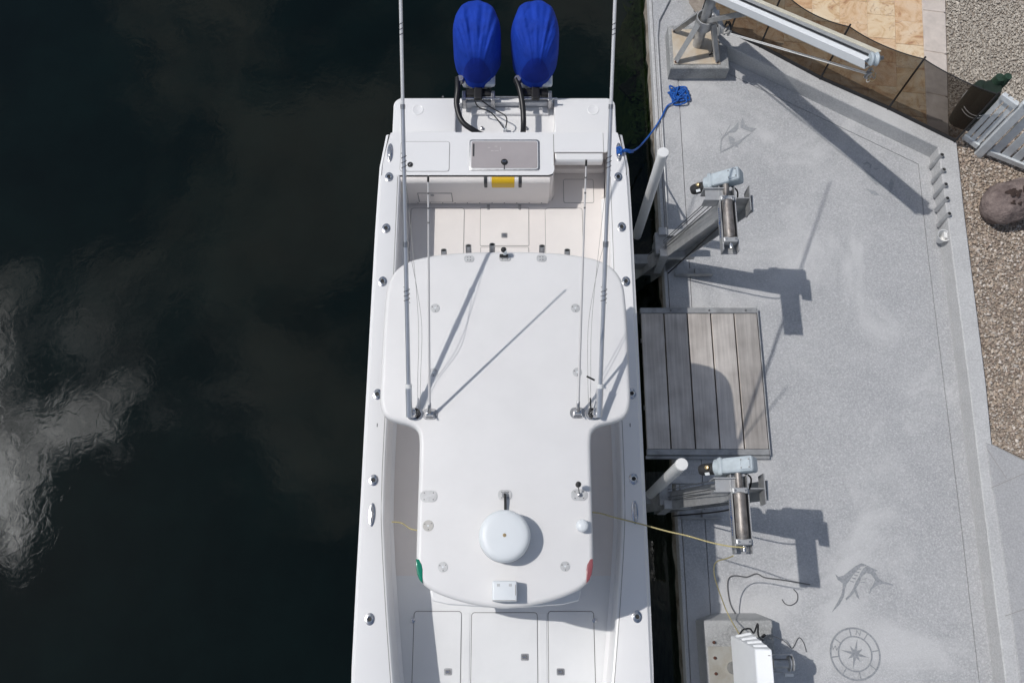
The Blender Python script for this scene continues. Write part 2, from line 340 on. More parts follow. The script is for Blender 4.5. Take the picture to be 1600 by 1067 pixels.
def water_mat():
    m = bpy.data.materials.new('dark canal water'); m.use_nodes = True; t = m.node_tree; t.nodes.clear()
    g = N(t, 'ShaderNodeNewGeometry'); p = g.outputs['Position']
    a = N(t, 'ShaderNodeTexNoise', i_Scale=1.3, i_Detail=1.0, i_Roughness=0.4, i_Distortion=0.4); lk(t, p, a.inputs['Vector'])
    b = N(t, 'ShaderNodeTexNoise', i_Scale=7.0, i_Detail=3.0, i_Roughness=0.5, i_Distortion=0.8); lk(t, p, b.inputs['Vector'])
    s1 = N(t, 'ShaderNodeMath', operation='MULTIPLY_ADD', i_1=0.24); lk(t, b.outputs['Fac'], s1.inputs[0]); lk(t, a.outputs['Fac'], s1.inputs[2])
    bp = N(t, 'ShaderNodeBump', i_Strength=0.5, i_Distance=0.007); lk(t, s1.outputs[0], bp.inputs['Height'])
    fr = N(t, 'ShaderNodeFresnel', i_IOR=1.33); lk(t, bp.outputs[0], fr.inputs['Normal'])
    gl_ = N(t, 'ShaderNodeBsdfGlossy', i_Roughness=0.004); lk(t, bp.outputs[0], gl_.inputs['Normal'])
    tr = N(t, 'ShaderNodeBsdfTransparent'); tr.inputs[0].default_value = (0.26, 0.34, 0.31, 1)
    x = N(t, 'ShaderNodeMixShader'); lk(t, fr.outputs[0], x.inputs[0]); lk(t, tr.outputs[0], x.inputs[1]); lk(t, gl_.outputs[0], x.inputs[2])
    o = N(t, 'ShaderNodeOutputMaterial'); lk(t, x.outputs[0], o.inputs[0])
    return m
M['water'] = water_mat()

def fabric_mat():
    m = mat('royal blue canvas', (0.006, 0.042, 0.36), 0.78, var=0.2, vscale=3.5, spec=0.25)
    t = m.node_tree; b = t.nodes['Principled BSDF']; tcn = N(t, 'ShaderNodeTexCoord')
    n = N(t, 'ShaderNodeTexNoise', i_Scale=7.0, i_Detail=4.0); lk(t, tcn.outputs['Object'], n.inputs['Vector'])
    n2 = N(t, 'ShaderNodeTexNoise', i_Scale=300.0, i_Detail=1.0); lk(t, tcn.outputs['Object'], n2.inputs['Vector'])
    s = N(t, 'ShaderNodeMath', operation='MULTIPLY_ADD', i_1=0.06); lk(t, n2.outputs['Fac'], s.inputs[0]); lk(t, n.outputs['Fac'], s.inputs[2])
    bp = N(t, 'ShaderNodeBump', i_Strength=0.6, i_Distance=0.03); lk(t, s.outputs[0], bp.inputs['Height']); lk(t, bp.outputs[0], b.inputs['Normal'])
    return m
M['blue'] = fabric_mat()
M['blued'] = mat('navy patch canvas', (0.004, 0.022, 0.24), 0.8, var=0.15, vscale=6, spec=0.2)
def mesh_mat():
    m = bpy.data.materials.new('black see-through netting'); m.use_nodes = True; t = m.node_tree; t.nodes.clear()
    d = N(t, 'ShaderNodeBsdfDiffuse'); d.inputs[0].default_value = (0.045, 0.032, 0.024, 1); tr = N(t, 'ShaderNodeBsdfTransparent')
    tcn = N(t, 'ShaderNodeTexCoord'); n = N(t, 'ShaderNodeTexNoise', i_Scale=5.0, i_Detail=3.0); lk(t, tcn.outputs['Object'], n.inputs['Vector'])
    r = N(t, 'ShaderNodeMapRange'); r.inputs[3].default_value = 0.72; r.inputs[4].default_value = 0.86; lk(t, n.outputs['Fac'], r.inputs[0])
    x = N(t, 'ShaderNodeMixShader'); lk(t, r.outputs[0], x.inputs[0]); lk(t, tr.outputs[0], x.inputs[1]); lk(t, d.outputs[0], x.inputs[2])
    o = N(t, 'ShaderNodeOutputMaterial'); lk(t, x.outputs[0], o.inputs[0]); return m
M['net'] = mesh_mat()
def plank_mat():
    m = bpy.data.materials.new('brushed aluminium plank'); m.use_nodes = True; t = m.node_tree; b = t.nodes['Principled BSDF']
    b.inputs['Metallic'].default_value = 0.62; b.inputs['Roughness'].default_value = 0.5
    g = N(t, 'ShaderNodeNewGeometry'); mp_ = N(t, 'ShaderNodeMapping'); mp_.inputs['Scale'].default_value = (34, 1.1, 1); lk(t, g.outputs['Position'], mp_.inputs[0])
    n = N(t, 'ShaderNodeTexNoise', i_Scale=1.0, i_Detail=6.0, i_Roughness=0.6); lk(t, mp_.outputs[0], n.inputs['Vector'])
    n2 = N(t, 'ShaderNodeTexNoise', i_Scale=3.0, i_Detail=6.0); lk(t, g.outputs['Position'], n2.inputs['Vector'])
    a = N(t, 'ShaderNodeMath', operation='ADD'); lk(t, n.outputs['Fac'], a.inputs[0]); lk(t, n2.outputs['Fac'], a.inputs[1])
    r = N(t, 'ShaderNodeValToRGB'); hf = N(t, 'ShaderNodeMath', operation='MULTIPLY', i_1=0.5); lk(t, a.outputs[0], hf.inputs[0]); lk(t, hf.outputs[0], r.inputs[0])
    e = r.color_ramp.elements; e[0].position = 0.36; e[0].color = (0.43, 0.39, 0.355, 1); e[1].position = 0.64; e[1].color = (0.72, 0.67, 0.62, 1)
    oi = N(t, 'ShaderNodeObjectInfo'); rv = N(t, 'ShaderNodeMapRange'); rv.inputs[3].default_value = 0.82; rv.inputs[4].default_value = 1.1; lk(t, oi.outputs['Random'], rv.inputs[0])
    ml = N(t, 'ShaderNodeMix', data_type='RGBA', blend_type='MULTIPLY'); ml.inputs[0].default_value = 1.0; lk(t, r.outputs[0], ml.inputs[6]); lk(t, rv.outputs[0], ml.inputs[7]); lk(t, ml.outputs[2], b.inputs['Base Color'])
    rr = N(t, 'ShaderNodeMapRange'); rr.inputs[3].default_value = 0.46; rr.inputs[4].default_value = 0.56; lk(t, n.outputs['Fac'], rr.inputs[0]); lk(t, rr.outputs[0], b.inputs['Roughness'])
    return m
M['plank'] = plank_mat()

# ================================================================== SETTING
D = 0.45                                     # dock deck height above water
G = 2.05                                     # boat gunwale height (boat hangs on the lift)
FZ = 1.41                                    # cockpit floor
HT = 3.39                                    # hardtop upper face
DX = 0.1873 * (CH - D)                       # dock edge
# water and canal bed
mesh('water', [(-120, -120, 0), (DX + .05, -120, 0), (DX + .05, 120, 0), (-120, 120, 0)], [(0, 1, 2, 3)], M['water'])['kind'] = 'structure'
mesh('canal_bed', [(-120, -120, -2.6), (DX + .2, -120, -2.6), (DX + .2, 120, -2.6), (-120, 120, -2.6)], [(0, 1, 2, 3)], M['bed'])['kind'] = 'structure'

# ---- dock deck: inner field, border and joint
p_in = [W(1135, 75, D), W(1199, 124, D), W(1452, 246, D)]
r_in = [W(1464, 339, D), W(1497, 600, D), W(1524, 830, D), W(1552, 1064, D)]
YB, YT = -3.2, 9.5
rb = r_in[-1] + (r_in[-1] - r_in[-2]) * ((r_in[-1].y - YB) / (r_in[-2].y - r_in[-1].y))
dirA = (p_in[1] - p_in[2]).normalized()
pA = p_in[2] + dirA * ((p_in[2].x - 2.75) / -dirA.x) if dirA.x < 0 else p_in[0]
outer = [Vector((DX, YB)), Vector((rb.x + .02, YB))] + [Vector((q.x + .02, q.y)) for q in reversed(r_in)] + [Vector((p_in[2].x + .02, p_in[2].y)), Vector((pA.x, pA.y)), Vector((2.75, YT)), Vector((DX, YT))]
sl0 = W(1062, 170, D).x - 0.03
s1, s2 = W(1139, 116, D), W(1435, 257, D)
s_r = [W(1450, 398, D), W(1475, 600, D), W(1503, 830, D), W(1530, 1064, D)]
rb2 = s_r[-1] + (s_r[-1] - s_r[-2]) * ((s_r[-1].y - YB - .3) / (s_r[-2].y - s_r[-1].y))
innr = [Vector((sl0, YB + .3)), Vector((rb2.x, YB + .3))] + [Vector((q.x, q.y)) for q in reversed(s_r)] + [Vector((s2.x, s2.y)), Vector((s1.x, s1.y)), Vector((sl0 + .04, s1.y + (s1.x - sl0) * .46))]
dock = slab('dock', [outer, inset(innr, -0.006)], D - .25, D, M['dock'], r=0.004); dock['kind'] = 'structure'
slab('deck_field', [inset(innr, 0.001)], D - .25, D - .001, M['dock'], dock, r=0.003)
# seawall under the dock edge: stained face with a pale cap strip
sw = MB(); ys = np.arange(YB, YT + .01, .12); cols = []
for y in ys:
    j = rng.normal(0, .008, 6)
    cols.append([(DX + .03, y, D - .02), (DX - .012 + j[0], y, D - .03), (DX - .03 + j[1], y, D - .14), (DX - .02 + j[2], y, .25), (DX - .045 + j[3], y, .02), (DX - .03 + j[4], y, -2.6)])
nv = 6; vs = [v for c in cols for v in c]
sw.add(vs, [(i * nv + k, i * nv + k + 1, (i + 1) * nv + k + 1, (i + 1) * nv + k) for i in range(len(ys) - 1) for k in range(nv - 1)])
swo = sw.build('seawall', M['wallf'], smooth=True, auto=30); swo['kind'] = 'structure'
box('cap_strip', (DX - .03, (YB + YT) / 2, D - .10), (.05, YT - YB, .19), M['curb'], swo, bv=.012)
ed = MB(); ed.tube([W(1046, 0, D + .02) + Vector((0, .8, 0)), W(1046, 0, D + .02), W(1029, 33, D + .02), Vector((DX + .035, W(1034, 60, D).y, D + .018)), Vector((DX + .035, 4.6, D + .018))], .016, 8)
ed.build('conduit', M['alu'], dock, smooth=True)

# ---- retaining curb round the landward side of the deck
CHt = 0.28; CT = D + CHt
fence_px = [(1140, 52), (1187, 74), (1281, 124), (1387, 171), (1491, 222)]
fpts = [W(x, y, CT) for x, y in fence_px]
wd_out = [Vector((p.x, p.y)) for p in fpts]
curb_in = [Vector((pA.x, pA.y)), Vector((p_in[2].x, p_in[2].y))] + [Vector((q.x, q.y)) for q in r_in] + [Vector((rb.x, rb.y))]
dOut = (wd_out[-1] - wd_out[1]).normalized(); nOut = Vector((-dOut.y, dOut.x)); nOut = nOut if nOut.y > 0 else -nOut
oA = wd_out[0] - dOut * 0.35 + nOut * .02; oB = wd_out[-1] + dOut * .03 + nOut * .02
r_out = [W(1508, 339, CT), W(1541, 600, CT), W(1550, 692, CT)]
curb_out = [Vector((q.x, q.y)) for q in r_out]
curb1 = [curb_in[0]] + curb_in[1:] + [Vector((rb.x + .16, rb.y)), Vector((r_in[2].x + .17, r_in[2].y))] + list(reversed(curb_out)) + [oB, oA, Vector((2.78, oA.y + .3)), Vector((2.78, curb_in[0].y))]
cw = slab('retaining_curb', [curb1], D - .3, CT, M['curb'], r=.012)
tag(cw, 'low grey cement curb wall edging the landward side of the dock', 'curb wall')
for (x, y) in ((1340, 150), (1520, 690), (1505, 480)):
    pass
# ---- land: ground sheet, pad, patio, gravel
GZ = D + .19
gl_pts = [Vector((2.6, oA.y + .4)), oA + Vector((0, -.05)), oB + Vector((-.06, -.06)), curb_out[0] + Vector((-.06, 0)), curb_out[-1] + Vector((-.06, 0)), Vector((rb.x + .1, rb.y)), Vector((rb.x + .1, -90)), Vector((110, -90)), Vector((110, 110)), Vector((2.6, 110))]
gv, gf = fill([gl_pts], GZ - .02); mesh('ground', gv, gf, M['soil'])['kind'] = 'structure'
pd = [W(1533, 690, CT), W(1552, 694, CT), W(1600, 718, CT), W(1720, 770, CT)]
pad_l = [Vector((pd[0].x + .035, pd[0].y)), Vector((pd[1].x, pd[1].y)), Vector((pd[2].x, pd[2].y)), Vector((pd[3].x, pd[3].y)), Vector((9.6, YB)), Vector((rb.x + .10, YB)), Vector((W(1587, 1064, CT).x + .035, W(1587, 1064, CT).y)), Vector((W(1560, 860, CT).x + .035, W(1560, 860, CT).y))]
pad = slab('pavement', [pad_l], GZ - .1, CT + .012, M['pad'], r=.02); pad['kind'] = 'structure'
jl = MB()
for a, b in (((1549, 762), (1640, 722)), ((1570, 962), (1660, 930)), ((1543, 702), (1573, 748))):
    A, B = W(*a, CT + .015), W(*b, CT + .015); d = (B - A).normalized(); s_ = Vector((-d.y, d.x, 0)) * .004
    jl.add([A + s_, A - s_, B - s_, B + s_], [(0, 1, 2, 3)])
jl.build('hairline_crack', M['seam'], pad)

# patio of veined sandstone tiles with a pale stone border
patio = mesh('patio', *fill([[Vector((q.x, q.y)) for q in (Vector((2.97, 9.4)), Vector((2.97, 8.2)), W(1190, 60, GZ), W(1470, 200, GZ), W(1478, 222, GZ), W(1474, 0, GZ), W(1472, -160, GZ))]], GZ + .006), M['border']); patio['kind'] = 'structure'
bl0, bl1 = W(1434, -160, GZ), W(1449, 213, GZ); br0, br1 = W(1472, -160, GZ), W(1482, 222, GZ)
nb = 6
for i in range(nb):
    q = lambda a, b, t: Vector((a.x + (b.x - a.x) * t, a.y + (b.y - a.y) * t))
    t0, t1 = i / nb + .002, (i + 1) / nb - .002
    prism('border_stone', [q(bl0, bl1, t0), q(bl0, bl1, t1), q(br0, br1, t1), q(br0, br1, t0)], GZ - .01, GZ + .018, M['border'], patio, r=.006, smooth=False, steps=1)
def clip_side(poly, a, b):                      # keep the part of a polygon left of a->b
    out = []; d = b - a
    side = lambda p: d.x * (p.y - a.y) - d.y * (p.x - a.x)
    for i in range(len(poly)):
        p, q_ = poly[i], poly[(i + 1) % len(poly)]; sp, sq = side(p), side(q_)
        if sp >= 0: out.append(p)
        if sp * sq < 0: out.append(p + (q_ - p) * (sp / (sp - sq)))
    return out
b0, b1 = Vector((bl0.x - .006, bl0.y)), Vector((bl1.x - .006, bl1.y)); c0, c1 = oA + nOut * .0, oB + nOut * .0
ux = (b0 - b1).normalized(); uy = Vector((ux.y, -ux.x)); uy = -uy if uy.x > 0 else uy
for col in range(9):
    off = 0
    w0 = col * .40; yy = -0.2 - (col % 3) * .13
    while yy < 3.6:
        hgt = random.choice((.40, .40, .60, .27))
        tl = [b1 + uy * (w0 + .0015) + ux * (yy + .0015), b1 + uy * (w0 + .3985) + ux * (yy + .0015), b1 + uy * (w0 + .3985) + ux * (yy + hgt - .0015), b1 + uy * (w0 + .0015) + ux * (yy + hgt - .0015)]
        yy += hgt
        if area2(tl) < 0: tl.reverse()
        tl = clip_side(tl, c1, c0) if (c0 - c1).x * (b1.y + 3 - c1.y) - (c0 - c1).y * (b1.x - c1.x) > 0 else clip_side(tl, c0, c1)
        tl = clip_side(tl, Vector((2.98, 0)), Vector((2.98, -10))) if len(tl) >= 3 else tl
        if len(tl) >= 3 and abs(area2(tl)) > .02:
            prism('tile', tl, GZ - .01, GZ + .014 + random.uniform(-.002, .002), M['tile'], patio, r=.003, smooth=False, steps=1)

# gravel: loose stones over the sandy ground (uncountable)
def gravel(name, n, inside, xr, yr, rad, colsA, label, z):
    t = (1 + 5 ** .5) / 2
    ico = np.array([(-1, t, 0), (1, t, 0), (-1, -t, 0), (1, -t, 0), (0, -1, t), (0, 1, t), (0, -1, -t), (0, 1, -t), (t, 0, -1), (t, 0, 1), (-t, 0, -1), (-t, 0, 1)]) / 1.9
    icf = np.array([(0, 11, 5), (0, 5, 1), (0, 1, 7), (0, 7, 10), (0, 10, 11), (1, 5, 9), (5, 11, 4), (11, 10, 2), (10, 7, 6), (7, 1, 8), (3, 9, 4), (3, 4, 2), (3, 2, 6), (3, 6, 8), (3, 8, 9), (4, 9, 5), (2, 4, 11), (6, 2, 10), (8, 6, 7), (9, 8, 1)])
    P = []
    while len(P) < n:
        x = rng.uniform(*xr); y = rng.uniform(*yr)
        if inside(x, y): P.append((x, y))
    P = np.array(P); s = rng.gamma(5, rad / 5, n).clip(rad * .35, rad * 2.4)
    V = ico[None] * (1 + rng.normal(0, .13, (n, 12, 1))) * (s[:, None, None] * np.stack([rng.uniform(.75, 1.3, n), rng.uniform(.75, 1.3, n), rng.uniform(.5, .9, n)], 1)[:, None, :])
    a = rng.uniform(0, 6.28, n); ca, sa = np.cos(a)[:, None], np.sin(a)[:, None]
    V = np.stack([V[..., 0] * ca - V[..., 1] * sa, V[..., 0] * sa + V[..., 1] * ca, V[..., 2]], -1)
    V[..., 0] += P[:, 0:1]; V[..., 1] += P[:, 1:2]; V[..., 2] += (z + rng.uniform(-.006, .012, n))[:, None]
    F = (icf[None] + 12 * np.arange(n)[:, None, None]).reshape(-1, 3)
    me = bpy.data.meshes.new(name); me.from_pydata(V.reshape(-1, 3).tolist(), [], F.tolist())
    C = np.array(colsA)[rng.integers(0, len(colsA), n)] * rng.uniform(.75, 1.2, (n, 1)); C = np.concatenate([C, np.ones((n, 1))], 1)
    at = me.color_attributes.new('stone', 'FLOAT_COLOR', 'POINT'); at.data.foreach_set('color', np.repeat(C, 12, 0).ravel())
    m = mat(name + ' stone', (.3, .27, .24), .85); tt = m.node_tree; av = N(tt, 'ShaderNodeAttribute', attribute_name='stone'); lk(tt, av.outputs['Color'], tt.nodes['Principled BSDF'].inputs['Base Color'])
    me.materials.append(m); o = bpy.data.objects.new(name, me); sc.collection.objects.link(o)
    return tag(o, label, 'gravel', kind='stuff')
def xout(y):
    ys_ = [curb_out[2].y, curb_out[1].y, curb_out[0].y, oB.y]; xs_ = [curb_out[2].x, curb_out[1].x, curb_out[0].x, oB.x]
    return float(np.interp(y, ys_, xs_))
yg = W(1600, 140, GZ).y
def in_low(x, y):
    if y > oB.y + .6 or y < curb_out[2].y - .7: return False
    if y < curb_out[2].y and x < W(1550, 692, GZ).x + (curb_out[2].y - y) * 2.2: return False
    if y <= oB.y: return x > xout(y) + .015
    return x > br1.x + .02 and x > oB.x
def in_up(x, y): return y > oB.y + .15 and x > br1.x + (br0.x - br1.x) * (y - br1.y) / (br0.y - br1.y) + .02
gravel('gravel', 28000, in_low, (xout(2.5) - .3, 7.6), (curb_out[2].y - .7, oB.y + .6), .0105,
       [(.50, .43, .36), (.42, .34, .27), (.28, .215, .17), (.60, .54, .48), (.44, .35, .27), (.36, .29, .24)], 'loose brown and white gravel between the curb and the right edge', GZ)
gravel('fine_gravel', 26000, in_up, (5.6, 8.4), (oB.y + .1, 9.3), .0085,
       [(.50, .45, .385), (.55, .50, .43), (.46, .41, .35), (.52, .47, .405)], 'fine pale tan gravel behind the fence at upper right', GZ)

# ---- painted figures on the deck
def paint(name, polys, z, m, par): 
    mb = MB()
    for pl in polys:
        mb.add(*fill([[Vector((q.x, q.y)) for q in pl]], z))
    return mb.build(name, m, par)
zP = D + .004
mz = lambda x, y: W(1270 + x / 5.156, 860 + y / 5.156, D)
marlinA = [(432, 112), (390, 100), (340, 125), (290, 165), (245, 200), (205, 210), (178, 185), (200, 235), (240, 262), (240, 300), (232, 345), (200, 410), (150, 500), (215, 432), (248, 372), (258, 310), (272, 268), (296, 238), (310, 215), (330, 188), (352, 165), (385, 128), (428, 124)]
marlinB = [(440, 118), (405, 142), (385, 175), (368, 215), (345, 250), (325, 300), (300, 345), (262, 385), (268, 402), (330, 340), (350, 300), (372, 262), (392, 210), (430, 178), (468, 188), (500, 236), (482, 280), (460, 308), (453, 352), (478, 306), (520, 278), (560, 266), (650, 282), (640, 268), (560, 244), (530, 222), (512, 190), (498, 170), (527, 160), (480, 140)]
marlinC = [(334, 325), (350, 368), (378, 396), (362, 350), (350, 308)]
stripes = [[(296 + k * 17, 246 - k * 24), (330 + k * 14, 258 - k * 26), (334 + k * 14, 248 - k * 26), (300 + k * 17, 238 - k * 24)] for k in range(5)] + [[(372, 240), (430, 226), (470, 236), (430, 220)], [(360, 262), (400, 255), (440, 262), (402, 248)]]
paint('painted_marlin', [[mz(*q) for q in pl] for pl in [marlinA, marlinB, marlinC] + stripes], zP, M['decal'], dock)
hz = lambda x, y: W(1100 + x / 5.0, 160 + y / 5.0, D)
hog = [[(302, 120), (285, 165), (285, 200), (330, 220), (372, 232), (412, 205), (345, 196), (318, 172)], [(268, 155), (228, 200), (178, 242), (238, 236), (270, 206)], [(188, 266), (215, 268), (240, 290), (232, 320), (202, 332), (196, 296)],
       [(126, 396), (180, 372), (232, 344), (272, 358), (262, 338), (300, 298), (366, 246), (336, 256), (290, 290), (235, 318), (190, 356), (134, 384)], [(126, 396), (134, 384), (138, 300), (158, 268), (188, 250), (186, 242), (150, 262), (130, 290)], [(140, 265), (108, 205), (112, 205), (146, 262)], [(160, 252), (205, 175), (208, 178), (168, 250)]]
paint('painted_hogfish', [[hz(*q) for q in pl] for pl in hog], zP, M['decalw'], dock)
sna = [[(1240, 480), (1275, 465), (1310, 490), (1300, 520), (1290, 512), (1296, 492), (1272, 480), (1250, 492)], [(1325, 520), (1370, 515), (1345, 532)], [(1250, 520), (1300, 560), (1390, 640), (1350, 650), (1280, 590)], [(1440, 650), (1460, 595), (1485, 630), (1470, 690), (1440, 720), (1450, 680)], [(1270, 680), (1330, 690), (1380, 735), (1310, 720)]]
paint('painted_snapper', [[hz(*q) for q in pl] for pl in sna], zP, M['decalw'], dock)
cx, cy = W(1336, 1021, D).xy; RR = .30
def ringp(r0, r1, n=64): return r0, r1
mb = MB(); TWO = 2 * math.pi; n = 72
for r0, r1 in ((RR - .022, RR), (RR * .62, RR * .62 + .018)):
    vs = [(cx + r * math.cos(TWO * k / n), cy + r * math.sin(TWO * k / n), zP) for r in (r0, r1) for k in range(n)]
    mb.add(vs, [(k, (k + 1) % n, n + (k + 1) % n, n + k) for k in range(n)])
rot = math.radians(-15)
for k in range(8):
    a = rot + math.radians(22.5) + k * TWO / 8; d = Vector((math.cos(a), math.sin(a))); s_ = Vector((-d.y, d.x)) * .007
    A = Vector((cx, cy)) + d * (RR * .645); B = Vector((cx, cy)) + d * (RR - .02)
    mb.add([(*(A + s_), zP + .0005), (*(A - s_), zP + .0005), (*(B - s_), zP + .0005), (*(B + s_), zP + .0005)], [(0, 1, 2, 3)])
st = []
for k in range(16):
    a = rot + k * TWO / 16; r = (RR * .58 if k % 4 == 0 else RR * .36) if k % 2 == 0 else RR * .15
    st.append(Vector((cx + r * math.cos(a), cy + r * math.sin(a))))
mb.add(*fill([st], zP)); comp = mb.build('painted_compass', M['decal'], dock)
def letter(ch, x, y, size, rz, m, parent, z, R=None):
    cu = bpy.data.curves.new('letter', 'FONT'); cu.body = ch; cu.size = size; cu.align_x = 'CENTER'; cu.align_y = 'CENTER'; cu.extrude = 0.0006
    ob = bpy.data.objects.new('letter_src', cu); sc.collection.objects.link(ob); bpy.context.view_layer.update()
    me = bpy.data.meshes.new_from_object(ob.evaluated_get(bpy.context.evaluated_depsgraph_get())); bpy.data.objects.remove(ob); me.materials.clear(); me.materials.append(m)
    me.transform((R if R else Matrix.Rotation(rz, 4, 'Z')))
    o = bpy.data.objects.new('letter', me); sc.collection.objects.link(o); o.parent = parent; o.location = Vector((x, y, z)) - WL[parent] if WL[parent] is not None else (x, y, z); WL[o] = Vector((x, y, z)); return o
for ch, aa in (('N', 90), ('W', 180)):
    a = rot + math.radians(aa); rr_ = RR * .80
    letter(ch, cx + rr_ * math.cos(a), cy + rr_ * math.sin(a), .085, rot, M['decal'], comp, zP + .001)

# ---- submerged weed and a sunken slab by the seawall
wv = MB()
for k in range(420):
    y = random.uniform(3.5, 9.5); x = DX - .05 - abs(random.gauss(0, .14)); z = -random.uniform(.06, .5)
    a = random.uniform(0, 6.28); L = random.uniform(.04, .16); w = random.uniform(.01, .035)
    d = Vector((math.cos(a), math.sin(a), random.uniform(-.4, .4))) * L; s_ = Vector((-d.y, d.x, random.uniform(-.02, .02))).normalized() * w
    c = Vector((x, y, z)); wv.add([c - d, c + s_, c + d, c - s_], [(0, 1, 2, 3)])
tag(wv.build('seaweed', M['weed']), 'yellow green weed growing under water along the seawall', 'seaweed', kind='stuff')
rk = []
for i in range(40):
    for k in range(8):
        y = 3.2 + i * .16; rk.append((DX - .02 - k * .055 + rng.normal(0, .02), y + rng.normal(0, .02), -.12 - (k / 7) ** 2 * 1.3 + rng.normal(0, .04)))
tag(mesh('rock_footing', rk, [(i * 8 + k, i * 8 + k + 1, (i + 1) * 8 + k + 1, (i + 1) * 8 + k) for i in range(39) for k in range(7)], M['weed'], smooth=True), 'dark weedy rock footing under water along the seawall', 'rocks', kind='stuff')
c = W(989, 137, -.35); R = Matrix.Rotation(math.radians(40), 3, 'Z')
tag(box('sunken_slab', c, (.34, .30, .06), M['hollow'], R=R, bv=.01), 'dark square slab under water beside the seawall', 'slab')

# ================================================================== BOAT
BX = -0.095
boat = empty('fishing_boat', (BX, 2.0, 0.55), 'white center console fishing boat with hardtop, hanging on a lift beside the dock', 'boat')
def g_z(y): return G + max(0, 1.2 - y) * .045 + (max(0, -1.0 - y) ** 2) * .012
yo = [-4.35, -4.1, -3.6, -3.0, -2.3, -1.5, -0.6, .6, 2, 3.4, 4.6, 5.30, 5.52, 5.67]
bo = [0.0, .36, .80, 1.10, 1.32, 1.45, 1.505, 1.515, 1.515, 1.51, 1.505, 1.49, 1.455, 1.43]
# scaled to the measured width of the gunwale
sW = (W(993, 530, G).x - W(577, 530, G).x) / 2 / 1.51
yi = [-2.7, -2.4, -2.0, -1.3, -.5, .12, .72, 1.14, 1.6, 2.1, 3.6, 5.06]
bi = [0.02, .50, .78, .97, 1.085, 1.16, 1.225, 1.262, 1.27, 1.268, 1.24, 1.24]
def ob(y): return float(np.interp(y, yo, bo)) * sW
def ib(y): return float(np.interp(y, yi, bi))
from bisect import bisect
ST = W(700, 207, G).y                      # stern shoulder
TF = W(750, 274, G).y                      # forward edge of the transom console
sty = sorted(set([round(v, 3) for v in list(np.linspace(-4.35, -2.7, 12)) + list(np.linspace(-2.7, .8, 30)) + list(np.linspace(.8, TF, 16))]))
# hull
hm = MB(); prof = []
hys = list(np.linspace(-4.35, -2.0, 14)) + list(np.linspace(-1.7, ST - .02, 18))
for y in hys:
    b = max(ob(y), .004); zg = g_z(y); t = max(0, (-1.5 - y) / 2.85)
    zk = .52 + t ** 2.2 * 1.2; zch = .98 + t ** 1.6 * .85; ch_ = b * (.84 - .30 * t)
    row = [(b - .01, zg - .02), (b + .018, zg - .035), (b + .024, zg - .06), (b + .018, zg - .085), (b - .004, zg - .10), (b * (1 - .03 - .08 * t), zg - .38), (ch_ + .02, zch), (ch_ - .03, zch - .02), (ch_ * .5, (zch + zk) / 2 - .02), (0, zk)]
    prof.append([Vector((BX + s * x, y, z)) for s in (1,) for x, z in row] )
nr = 10
for s in (1, -1):
    vs = [Vector((BX + s * (v.x - BX), v.y, v.z)) for r in prof for v in r]
    hm.add(vs, [(i * nr + k, i * nr + k + 1, (i + 1) * nr + k + 1, (i + 1) * nr + k) for i in range(len(prof) - 1) for k in range(nr - 1)])
last = prof[-1]; hm.add([Vector((BX + s * (v.x - BX), v.y, v.z)) for s, seq in ((1, last), (-1, list(reversed(last)))) for v in seq], [tuple(range(20))])
hm.build('hull', M['gel'], boat, smooth=True, auto=30)
# gunwale cap with eased edges, side decks
def cap_strip(s):
    mb = MB(); rows = []
    for y in sty:
        o, i, z = max(ob(y), .01), ib(y) if y > -2.7 else 0.0, g_z(y)
        if i > o - .02: i = o - .02
        fz = FZ
        row = [(o - .012, z - .035), (o - .004, z - .018), (o - .022, z), (i + .03 if i > 0 else 0, z), (i + .012 if i > 0 else 0, z - .006), (i if i > 0 else 0, z - .026)]
        if i > 0: row += [(i - .002, z - .06), (i + .03, z - .10), (i + .035, fz + .10), (i + .02, fz + .03), (i - .02, fz + .004)]
        else: row += [(0, z - .026)] * 5
        rows.append([Vector((BX + s * x, y, zz)) for x, zz in row])
    n = 11; mb.add([v for r in rows for v in r], [(a * n + k, a * n + k + 1, (a + 1) * n + k + 1, (a + 1) * n + k) for a in range(len(rows) - 1) for k in range(n - 1)])
    return mb
gm_ = cap_strip(1); g2 = cap_strip(-1); gm_.add(g2.v, g2.f)
COAM = [[Vector((BX + s_ * (ib(y) + .031), y, g_z(y))) for y in np.linspace(-2.3, TF - .02, 60)] for s_ in (-1, 1)]
# stern deck: flat cap between shoulder and transom console front, with the walkthrough opening
xl, xr = BX - ib(TF) - .03, BX + ib(TF) + .03
wx0, wx1 = W(866, 255, G).x, xr; wy = W(900, 239, G).y
sp = [Vector((BX - ob(TF) + .022, TF)), Vector((BX - ob(5.3) + .022, 5.3)), Vector((BX - ob(5.52) + .022, 5.52)), Vector((BX - ob(ST) + .04, ST - .01)), Vector((BX - ob(ST) + .07, ST)),
      Vector((BX + ob(ST) - .07, ST)), Vector((BX + ob(ST) - .04, ST - .01)), Vector((BX + ob(5.52) - .022, 5.52)), Vector((BX + ob(5.3) - .022, 5.3)), Vector((BX + ob(TF) - .022, TF)),
      Vector((wx1, TF)), Vector((wx1, wy + .05)), Vector((wx1 - .05, wy)), Vector((wx0, wy)), Vector((wx0, TF + .07)), Vector((wx0 - .02, TF + .02)), Vector((wx0 - .07, TF)), Vector((xl, TF))]
gm_.add(*fill([sp], G))
